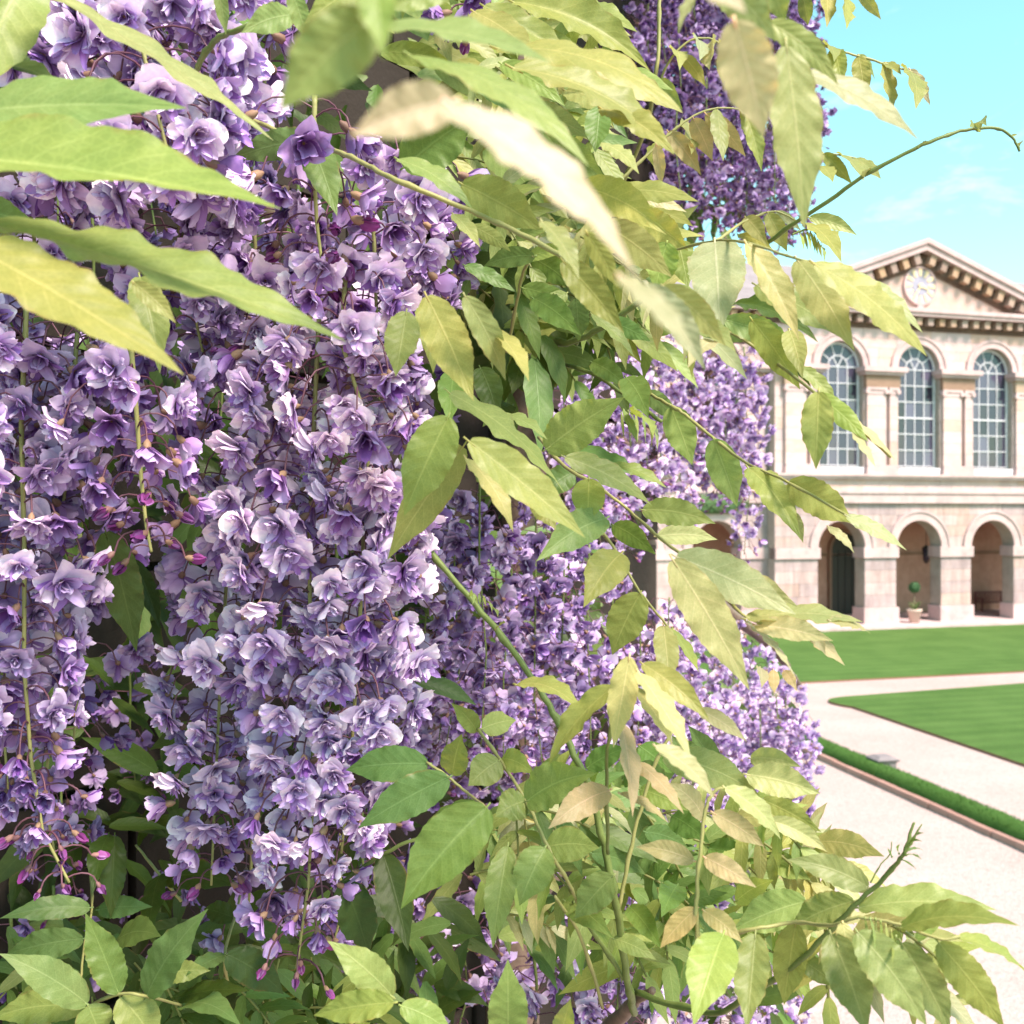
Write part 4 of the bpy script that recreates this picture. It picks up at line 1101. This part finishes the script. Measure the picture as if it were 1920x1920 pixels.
RF = random.Random(77)
flowers = []     # (pos, axis, up, radius, stage, raceme index, apparent size)
racemes = []
def raceme(pts, size=.0185, rad=.046, n=None, open0=.0, budend=.25, sway=0.0, pitch=.0068, dens=1.0, taper=.55, tone=.5):
    """pts: list of (px,py,d) along the hanging axis, top first. budend: share of the lower end in bud; open0: share at top that is bare"""
    P = [at(*p) for p in pts]; ax = []
    for i in range(len(P)-1):
        for k in range(8): ax.append(P[i].lerp(P[i+1], k/8))
    ax.append(P[-1]); cum = [0]
    for a, b_ in zip(ax, ax[1:]): cum.append(cum[-1]+(b_-a).length)
    L = cum[-1]; n = n or max(4, int(L/pitch*dens*(1.38 if pts[0][2] < .95 else 1))); idx = len(racemes); d0 = sum(p[2] for p in pts)/len(pts)
    def pos(s):
        for i in range(len(ax)-1):
            if cum[i+1] >= s: return ax[i].lerp(ax[i+1], (s-cum[i])/max(1e-9, cum[i+1]-cum[i]))
        return ax[-1]
    b = MB(); kk = 6 if d0 < 1.3 else 4
    b.tube(ax, [(.0020 - .0010*i/len(ax)) for i in range(len(ax))], kk, 0); az = RF.uniform(0, 6.28); fl = []
    for i in range(n):
        t = (i+RF.uniform(.1, .9))/n
        if t < open0: continue
        az += 2.39996 + RF.uniform(-.4, .4); p0 = pos(t*L)
        tb = (t-(1-budend))/budend if budend > 0 and t > 1-budend else 0
        sz = size*RF.uniform(.80, 1.18)*(1.0 if d0 < .95 else 1)*(1-(1-taper)*max(0, t-.45)/.55)
        R = rad*RF.uniform(.6, 1.12)*(1-.48*max(0, t-.3)/.7)
        stg = 'open' if tb <= 0 else ('half' if tb < .55 else 'bud')
        if stg == 'open' and RF.random() < .16: stg = 'half'
        if stg == 'bud': sz *= .78
        elif stg == 'half': sz *= .90
        o_ = Vector((math.cos(az), math.sin(az), 0))
        drop = RF.uniform(.15, .55)*R
        p3 = p0 + o_*R - Vector((0, 0, drop)); p1 = p0 + o_*R*.4 + Vector((0, 0, R*.22)); p2 = p0 + o_*R*.9 + Vector((0, 0, R*.15))
        ax_ = (o_*RF.uniform(.5, 1.0) + Vector((RF.uniform(-.4, .4), RF.uniform(-.4, .4), -RF.uniform(.1, .75)))).normalized()
        b.tube([(p0*(1-s_)**3 + p1*3*s_*(1-s_)**2 + p2*3*s_*s_*(1-s_) + p3*s_**3) for s_ in ((0, .2, .4, .6, .8, 1) if d0 < 1.0 else (0, .5, 1))], .0007, 4 if d0 < 1.3 else 3, 1, cap=False)
        upv = (Vector((RF.uniform(-.35, .35), RF.uniform(-.35, .35), 1)))
        flowers.append((p3 + ax_*sz*.3, ax_, upv, sz, stg, idx, sz/d0, min(1, max(0, tone + RF.gauss(0, .17)))))
    racemes.append((b, d0))
def rac(x, y0, y1, d, **kw):
    n = 3; raceme([(x+RF.uniform(-6, 6)*k, y0+(y1-y0)*k/n, d) for k in range(n+1)], **kw)
# the near racemes
raceme([(590, 180, .74), (588, 300, .74), (594, 420, .74), (605, 505, .74)], rad=.038, n=17, budend=1.0, size=.019, taper=.9)
raceme([(690, 250, .80), (700, 420, .80), (705, 560, .80), (712, 700, .80)], budend=0, rad=.046, tone=0.35, dens=1.25, taper=.95)
raceme([(800, 300, .90), (795, 450, .90), (800, 560, .90)], budend=0, rad=.036, tone=0.55, dens=1.15, taper=.95)
raceme([(650, 480, .77), (640, 640, .77), (690, 800, .77), (690, 950, .78)], budend=0, rad=.05, tone=0.02, dens=1.2, taper=1)
raceme([(600, 560, .80), (590, 760, .80), (580, 1000, .80), (582, 1250, .80), (588, 1480, .80), (578, 1660, .80), (556, 1815, .80)], rad=.056, tone=0.02, dens=1.3, budend=.15, taper=.68)
raceme([(690, 850, .80), (680, 1050, .80), (670, 1250, .80), (655, 1460, .80), (640, 1600, .80)], budend=.12, rad=.042, tone=0.12, dens=1.2, taper=.9)
raceme([(470, 660, .86), (455, 850, .86), (425, 1080, .86), (412, 1300, .86), (402, 1520, .86), (396, 1660, .86)], budend=.12, rad=.046, tone=0.3, dens=1.15, taper=.8)
raceme([(50, 560, .76), (40, 800, .76), (46, 1040, .76), (45, 1250, .76), (58, 1420, .76), (80, 1560, .76), (130, 1655, .76)], rad=.044, tone=0.4, dens=1.12, budend=.27, taper=.6)
raceme([(150, 560, .80), (135, 760, .80), (118, 960, .80), (110, 1020, .8)], rad=.05, tone=0.35, dens=1.0, budend=.05, taper=.95)
raceme([(245, 640, .74), (255, 760, .74), (265, 900, .74), (274, 985, .74), (284, 1035, .74)], rad=.040, n=30, budend=.75, size=.018, taper=.85)
raceme([(240, -120, .70), (260, 60, .70), (300, 230, .70), (330, 350, .70)], rad=.055, tone=0.12, size=.021, dens=1.3, budend=0, taper=1)
raceme([(130, -150, .74), (150, 0, .74), (160, 180, .74), (140, 330, .76)], rad=.05, tone=0.2, size=.021, dens=1.2, budend=0, taper=1)
raceme([(400, -140, .75), (395, 0, .75), (400, 160, .76), (395, 260, .78)], rad=.046, tone=0.2, size=.020, dens=1.15, budend=0, taper=1)
raceme([(500, -60, .80), (500, 80, .80), (495, 180, .80), (500, 240, .80)], rad=.03, dens=.5, budend=.9, taper=.9)
raceme([(30, 200, .80), (60, 420, .80), (80, 560, .80)], rad=.045, dens=1.0, budend=0, taper=1)
raceme([(470, 330, .84), (480, 480, .84), (500, 640, .84)], rad=.05, dens=1.1, budend=.05, taper=1)
raceme([(330, 380, .82), (350, 520, .82), (380, 660, .82)], rad=.045, dens=1.0, budend=.2, taper=.9)
raceme([(-20, 900, .80), (-15, 1150, .80), (0, 1400, .80)], rad=.045, dens=.9, budend=.2, taper=.9)
raceme([(900, -40, .80), (880, 30, .80), (870, 60, .80)], rad=.025, n=7, budend=1.0, taper=.9)
# the second rank at the left, close to the wall
for x, y0, y1, d in ((15, 1000, 1480, .95), (150, 1000, 1420, .98), (95, 1300, 1600, 1.0), (470, 1500, 1740, .98), (640, 1560, 1760, 1.0), (50, 380, 780, 1.12), (170, 350, 700, 1.15), (420, 420, 860, 1.15), (560, 300, 700, 1.12), (520, 760, 1250, 1.1), (240, 1200, 1480, 1.3),
                     (120, 1250, 1700, 1.22), (480, 1200, 1600, 1.15), (630, 1000, 1500, 1.1), (745, 560, 1000, 1.05), (770, 700, 1050, 1.15), (280, 60, 440, 1.1), (120, 60, 420, 1.1), (450, 60, 400, 1.1),
                     (100, 1660, 1900, 1.22), (300, 1640, 1850, 1.3), (640, 1650, 1900, 1.25), (380, 1790, 1960, 1.15), (760, 1720, 1950, 1.2), (20, 1720, 1950, 1.22), (560, 1780, 1960, 1.15), (680, 1480, 1800, 1.2)):
    rac(x, y0, y1, d, budend=.15, rad=.048, dens=.55, taper=.7, tone=.8)
# the middle
for x, y0, y1, d in ((738, 950, 1340, 1.15), (800, 900, 1330, 1.35), (850, 930, 1420, 1.40), (900, 880, 1400, 1.35), (955, 930, 1440, 1.45), (1005, 960, 1480, 1.50), (1060, 1000, 1500, 1.55), (1105, 1020, 1480, 1.6), (1150, 1080, 1500, 1.7), (760, 1080, 1460, 1.4),
                     (820, 1050, 1500, 1.5), (930, 1050, 1500, 1.6), (1040, 1100, 1540, 1.7), (1200, 1150, 1520, 1.8), (880, 1180, 1560, 1.55), (980, 1200, 1600, 1.65), (700, 1500, 1720, 1.3), (840, 1600, 1850, 1.4), (870, 1720, 1930, 1.25), (1000, 1780, 1960, 1.2), (1070, 1760, 1960, 1.2), (960, 1640, 1900, 1.5), (1160, 1740, 1950, 1.15), (1220, 1760, 1960, 1.2), (1190, 1560, 1800, 1.5),
                     (1100, 1580, 1850, 1.5), (1240, 1500, 1760, 1.6), (1290, 1640, 1900, 1.3)):
    rac(x, y0, y1, d, budend=.12, rad=.050, dens=.85, taper=.75, tone=RF.uniform(.2, .7))
# beyond, right of the middle
for x, y0, y1, d in ((1060, 640, 900, 1.9), (1110, 660, 960, 2.0), (1160, 640, 960, 2.1), (1200, 640, 900, 2.2), (1240, 660, 960, 2.3), (1285, 690, 990, 2.4), (1320, 640, 900, 2.5), (1340, 640, 960, 2.55), (1380, 680, 940, 2.55), (1300, 650, 930, 2.5), (1365, 640, 920, 2.5), (1395, 650, 1040, 2.6), (1225, 600, 830, 2.4), (1180, 800, 1050, 2.1),
                     (1130, 820, 1060, 2.0), (1080, 900, 1100, 1.9), (1255, 1120, 1480, 2.2), (1300, 1110, 1480, 2.3), (1340, 1130, 1520, 2.4), (1375, 1160, 1540, 2.5), (1410, 1200, 1500, 2.6), (1440, 1230, 1540, 2.7), (1475, 1270, 1540, 2.7), (1500, 1330, 1530, 2.8), (1280, 1280, 1560, 2.2), (1330, 1300, 1580, 2.3),
                     (1390, 1340, 1600, 2.5), (1450, 1380, 1600, 2.6), (1490, 1400, 1560, 2.7), (1360, 1420, 1640, 2.2), (1300, 1450, 1700, 2.0), (1400, 1480, 1760, 2.2), (1240, 1200, 1440, 2.0), (1420, 1740, 1960, 2.0), (1380, 1780, 1990, 1.8), (1455, 1780, 1990, 2.1), (1330, 1800, 1990, 1.7), (1470, 1600, 1680, 2.3), (1240, 1680, 1860, 1.7), (1455, 1300, 1560, 2.5), (1425, 1330, 1620, 2.45)):
    rac(x, y0, y1, d, budend=.12, rad=.050, dens=1.1, taper=.8, tone=RF.uniform(0, .35))
# high at the right against the sky
rr_ = random.Random(3)
for x in range(1060, 1512, 17):
    for k in range(3):
        y0 = rr_.uniform(-200, -60) + k*rr_.uniform(130, 190); ln_ = rr_.uniform(230, 330); xx = x + rr_.uniform(-10, 10)
        ymax = 460 if xx > 1180 else 360
        rac(xx, y0, min(ymax + rr_.uniform(-40, 20), y0+ln_), rr_.uniform(2.4, 3.0), budend=.2, rad=.052, dens=.85, taper=.8, tone=RF.uniform(.6, .95))
for x, y0, y1 in ((1530, 170, 310), (1540, 200, 260)): rac(x, y0, y1, 2.9, budend=.6, rad=.03, dens=.5)

# build: the 300 that show largest are objects, the rest one mass
robj = []
for b, d0 in racemes:
    o = bpy.data.objects.new('flower_raceme', b.mesh('flower_raceme', [M['stem'] if d0 > 1.0 else M['rachis'], M['pedicel']])); vlink(o); robj.append(o)
def frame(axv, upv):
    z = axv; x = upv - z*upv.dot(z); x.normalize(); y = z.cross(x); return Matrix((x, y, z)).transposed()
front = set(sorted([i for i, f in enumerate(flowers) if f[6] > 0], key=lambda i: -flowers[i][6]*(1 if (f_front := (flowers[i][1].y < .35)) else .55))[:300])
mv, mf, mc = [], [], []; base = 0
def pick(lst, tn): return lst[min(len(lst)-1, int(tn*len(lst)))] if len(lst) > 5 else RF.choice(lst)
for i, (p, a, u, s, st, ri, ap, tn) in enumerate(flowers):
    R = frame(a, u)
    if i in front:
        o = bpy.data.objects.new('flower', pick(HMESH[st], tn)); o.parent = robj[ri]
        o.matrix_basis = Matrix.Translation(p) @ R.to_4x4() @ Matrix.Diagonal((s, s, s, 1)); COL.objects.link(o)
    else:
        px = ap*F*2; lod = 0 if px > 60 else (1 if px > 24 else 2)
        V, Q, C = pick(ARR[lod, st], tn); Rn = np.array(R, np.float32)
        mv.append(V @ Rn.T * s + np.array(p, np.float32)); mf.append(Q + base); f_ = RF.uniform(.85, 1.15)*(1.05-.55*tn); mc.append(C * np.array((f_**1.15, f_**1.3, f_**.9), np.float32)); base += len(V)
V = np.concatenate(mv); Q = np.concatenate(mf); C = np.concatenate(mc)
def np_mesh(name, V, Q, C, mat, UV=None):
    m = bpy.data.meshes.new(name); m.vertices.add(len(V)); m.vertices.foreach_set('co', V.ravel())
    m.loops.add(Q.size); m.loops.foreach_set('vertex_index', Q.ravel()); m.polygons.add(len(Q)); m.polygons.foreach_set('loop_start', np.arange(0, Q.size, 4, dtype=np.int32))
    try: m.polygons.foreach_set('loop_total', np.full(len(Q), 4, np.int32))
    except Exception: pass
    m.polygons.foreach_set('use_smooth', np.ones(len(Q), bool)); m.materials.append(mat)
    a = m.color_attributes.new('Col', 'FLOAT_COLOR', 'POINT'); a.data.foreach_set('color', np.c_[C, np.ones(len(C), np.float32)].astype(np.float32).ravel())
    if UV is not None: u = m.uv_layers.new(name='UVMap'); u.data.foreach_set('uv', UV[Q.ravel()].astype(np.float32).ravel())
    m.update(calc_edges=True); m.validate(); return m
fm = bpy.data.objects.new('flower_mass', np_mesh('flower_mass', V, Q, C, M['petal'])); vlink(fm); tag(fm, kind='stuff')
print('flowers', len(flowers), 'quads in mass', len(Q), 'leaves', NLEAF, 'racemes', len(racemes))

# ------------------------------------------------------------------ wisteria: filler foliage, branches, wall
WA = at(-200, 960, 1.15); WB = at(1235, 960, 2.55); wd = (WB-WA); wd.z = 0; Lw = wd.length; wd.normalize(); wn = Vector((wd.y, -wd.x, 0))
if wn.y > 0: wn = -wn
RG = random.Random(9); lv, lf, lc, lu = [], [], [], []; lb = 0
def mass_leaf(B, T, w, code, n=7, m=1):
    global lb
    g_ = leaf_geo(B, T, w, vary(LC[code], RG, .22), RG, n, m)
    lv.append(np.array([tuple(v) for v in g_[0]], np.float32)); lf.append(np.array(g_[1], np.int32)+lb); lc.append(np.array(g_[2], np.float32)); lu.append(np.array(g_[3], np.float32)); lb += len(g_[0])
def mass_frond(B, dirv, l, codes, pairs, q):
    global lb
    side = dirv.cross(Vector((0, 1, 0))); side = side.normalized() if side.length > .1 else Vector((1, 0, 0))
    R_ = pairs*l*.30; pts = [B + dirv*(R_*k/8) - Vector((0, 0, R_*.25*(k/8)**2)) for k in range(9)]
    code = RG.choice(codes)
    for k in range(pairs):
        t = (k+.6)/pairs; i_ = int(t*8); p = pts[i_].lerp(pts[min(8, i_+1)], t*8-i_)
        for s_ in (-1, 1):
            dd = (dirv*RG.uniform(.25, .6) + side*s_*RG.uniform(.7, 1) + Vector((0, RG.uniform(-.4, .3), -RG.uniform(.05, .5)))).normalized(); ll = l*RG.uniform(.75, 1.05)*(1-.25*t)
            mass_leaf(p, p+dd*ll, ll*RG.uniform(.22, .34), code, *q)
    mass_leaf(pts[8], pts[8]+(pts[8]-pts[7]).normalized()*l, l*.3, code, *q)
    tb = MB(); tb.tube(pts, .0011, 4, cap=False); c_ = LC['Y']
    lv.append(np.array([tuple(v) for v in tb.v], np.float32)); lf.append(np.array(tb.f, np.int32)+lb); lc.append(np.array([c_]*len(tb.v), np.float32)*.8); lu.append(np.full((len(tb.v), 2), .3, np.float32)); lb += len(tb.v)
def sprays(poly, n, d0, d1, ln, codes, dirn, spread, q=(12, 2)):
    fill(poly, n, d0, d1, ln, codes, dirn, spread, q, True)
def fill(poly, n, d0, d1, ln, codes, dirn=(0.5, 0.8), spread=.8, q=(9, 2), frond=False):
    xs = [p[0] for p in poly]; ys = [p[1] for p in poly]; c = 0
    while c < n:
        x, y = RG.uniform(min(xs), max(xs)), RG.uniform(min(ys), max(ys)); ins = False
        for (x0, y0), (x1, y1) in zip(poly, poly[1:]+poly[:1]):
            if (y0 > y) != (y1 > y) and x < (x1-x0)*(y-y0)/(y1-y0)+x0: ins = not ins
        if not ins: continue
        d = RG.uniform(d0, d1); B = at(x, y, d); a = math.atan2(dirn[1], dirn[0]) + RG.gauss(0, spread); l = RG.uniform(*ln)
        if frond: mass_frond(B, Vector((math.cos(a), RG.uniform(-.4, .2), -math.sin(a))).normalized(), l, codes, RG.randint(3, 5), q); c += 1; continue
        T = B + Vector((math.cos(a)*l, RG.uniform(-.5, .3)*l, -math.sin(a)*l)); mass_leaf(B, T, l*RG.uniform(.2, .40), RG.choice(codes), *q); c += 1
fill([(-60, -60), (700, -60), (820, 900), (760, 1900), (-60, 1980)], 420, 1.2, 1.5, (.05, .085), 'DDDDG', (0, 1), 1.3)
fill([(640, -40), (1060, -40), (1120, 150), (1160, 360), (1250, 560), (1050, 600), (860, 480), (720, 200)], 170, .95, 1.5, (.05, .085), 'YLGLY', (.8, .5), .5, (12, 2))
fill([(-60, -420), (1000, -420), (1000, -90), (-60, -90)], 110, 1.08, 1.4, (.06, .09), 'LGDG', (.3, 1), .8, (8, 2))  # unseen leaves overhead, added to shade the wall and inner flowers
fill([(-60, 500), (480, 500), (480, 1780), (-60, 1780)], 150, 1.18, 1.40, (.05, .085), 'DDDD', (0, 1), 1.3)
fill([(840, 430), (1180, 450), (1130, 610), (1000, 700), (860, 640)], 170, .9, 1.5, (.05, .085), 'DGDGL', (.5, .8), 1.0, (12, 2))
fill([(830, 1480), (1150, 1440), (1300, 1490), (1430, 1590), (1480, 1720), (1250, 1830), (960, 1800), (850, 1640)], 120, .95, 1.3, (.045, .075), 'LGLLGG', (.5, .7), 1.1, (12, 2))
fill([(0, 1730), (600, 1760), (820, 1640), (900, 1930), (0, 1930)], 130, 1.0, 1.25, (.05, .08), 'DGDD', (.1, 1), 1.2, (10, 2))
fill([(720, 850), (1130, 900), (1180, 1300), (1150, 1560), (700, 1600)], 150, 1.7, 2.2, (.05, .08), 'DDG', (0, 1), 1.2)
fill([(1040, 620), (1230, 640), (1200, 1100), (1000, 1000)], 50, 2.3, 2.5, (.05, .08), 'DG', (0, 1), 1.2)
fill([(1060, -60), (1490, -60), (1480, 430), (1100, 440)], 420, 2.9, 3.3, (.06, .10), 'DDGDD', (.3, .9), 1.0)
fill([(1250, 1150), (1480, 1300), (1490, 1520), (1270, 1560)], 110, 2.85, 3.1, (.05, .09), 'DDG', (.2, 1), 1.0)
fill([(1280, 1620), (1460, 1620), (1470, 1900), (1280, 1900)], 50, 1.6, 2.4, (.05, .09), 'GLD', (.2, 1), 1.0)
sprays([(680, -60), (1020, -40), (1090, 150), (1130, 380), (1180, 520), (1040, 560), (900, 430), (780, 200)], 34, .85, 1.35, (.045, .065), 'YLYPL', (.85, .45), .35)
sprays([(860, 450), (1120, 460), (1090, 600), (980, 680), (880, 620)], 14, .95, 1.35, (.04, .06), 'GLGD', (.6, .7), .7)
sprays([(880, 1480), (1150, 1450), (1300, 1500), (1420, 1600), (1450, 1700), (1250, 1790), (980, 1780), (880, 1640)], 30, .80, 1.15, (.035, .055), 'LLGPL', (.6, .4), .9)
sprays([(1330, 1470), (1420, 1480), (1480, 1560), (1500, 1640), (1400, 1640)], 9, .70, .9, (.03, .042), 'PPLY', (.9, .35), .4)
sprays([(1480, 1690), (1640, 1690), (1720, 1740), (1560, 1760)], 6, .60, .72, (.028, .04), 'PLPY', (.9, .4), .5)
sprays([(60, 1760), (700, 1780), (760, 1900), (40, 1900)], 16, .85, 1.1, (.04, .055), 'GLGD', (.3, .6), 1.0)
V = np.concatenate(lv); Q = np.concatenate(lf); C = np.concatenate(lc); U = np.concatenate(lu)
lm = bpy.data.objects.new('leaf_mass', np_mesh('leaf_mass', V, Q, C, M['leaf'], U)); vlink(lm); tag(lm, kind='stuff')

def wpt(s, z, off): p = WA + wd*s; return Vector((p.x, p.y, z)) + wn*off
def limb(pts, r0, r1, name):
    b = MB(); out = []
    for i in range(len(pts)-1):
        for k in range(6):
            t = k/6; p = pts[i].lerp(pts[i+1], t); out.append(p + Vector((RG.uniform(-1, 1), RG.uniform(-1, 1), RG.uniform(-1, 1)))*(.008 if r0 > .012 else .0015))
    out.append(pts[-1]); n = len(out); b.tube(out, [r0+(r1-r0)*i/(n-1) for i in range(n)], 9)
    return vlink(bpy.data.objects.new(name, b.mesh(name, [M['bark']])))
limb([wpt(1.0, -.02, .10), wpt(1.02, 1.5, .07), wpt(.96, 3.0, .10), wpt(1.0, 4.2, .08), wpt(1.05, 5.2, .09), wpt(1.0, 6.2, .1)], .07, .035, 'trunk')
limb([wpt(1.0, 4.2, .08), wpt(.6, 4.15, .08), wpt(.1, 4.2, .08)], .03, .015, 'branch')
limb([wpt(1.04, 5.1, .09), wpt(1.4, 5.3, .10), wpt(1.75, 5.35, .1), at(1330, 620, 2.5), at(1420, 640, 2.65)], .028, .010, 'branch')
limb([wpt(1.03, 5.4, .09), wpt(.6, 5.5, .1), wpt(.1, 5.6, .1)], .028, .012, 'branch')
limb([wpt(1.0, 6.1, .1), wpt(1.5, 6.35, .1), at(1250, -120, 2.7), at(1400, -160, 2.8), at(1540, -150, 2.9)], .03, .010, 'branch')
limb([wpt(1.0, 6.1, .1), wpt(.5, 6.2, .1), wpt(.0, 6.1, .1)], .028, .012, 'branch')
limb([wpt(1.0, 4.4, .08), wpt(1.5, 4.75, .1), at(1320, 1120, 2.4), at(1440, 1200, 2.65), at(1500, 1290, 2.75)], .026, .008, 'branch')
limb([at(1225, 1855, .80), at(1180, 1885, .84), at(1120, 1960, .95), wpt(.9, 3.9, .1)], .0028, .010, 'branch')
limb([at(770, 985, .82), at(745, 900, .95), wpt(.62, 5.25, .08)], .0025, .006, 'branch')
limb([at(1010, 640, 1.0), at(930, 690, 1.25), wpt(.85, 5.4, .1)], .006, .014, 'branch')

# the wall the wisteria climbs
wl = empty('garden_wall', (WA.x, WA.y, 0), math.atan2(wd.y, wd.x)); tag(wl, 'shaded brown stone wall behind the wisteria', 'wall')
sg = 1 if Vector((-math.sin(wl.rotation_euler.z), math.cos(wl.rotation_euler.z), 0)).dot(wn) < 0 else -1
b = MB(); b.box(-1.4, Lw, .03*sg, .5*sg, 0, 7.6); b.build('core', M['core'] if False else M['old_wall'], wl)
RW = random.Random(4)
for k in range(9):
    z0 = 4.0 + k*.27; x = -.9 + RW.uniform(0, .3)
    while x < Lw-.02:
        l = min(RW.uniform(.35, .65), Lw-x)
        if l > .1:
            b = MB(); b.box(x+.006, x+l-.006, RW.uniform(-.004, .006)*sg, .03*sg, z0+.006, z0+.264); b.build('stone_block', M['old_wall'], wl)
        x += l
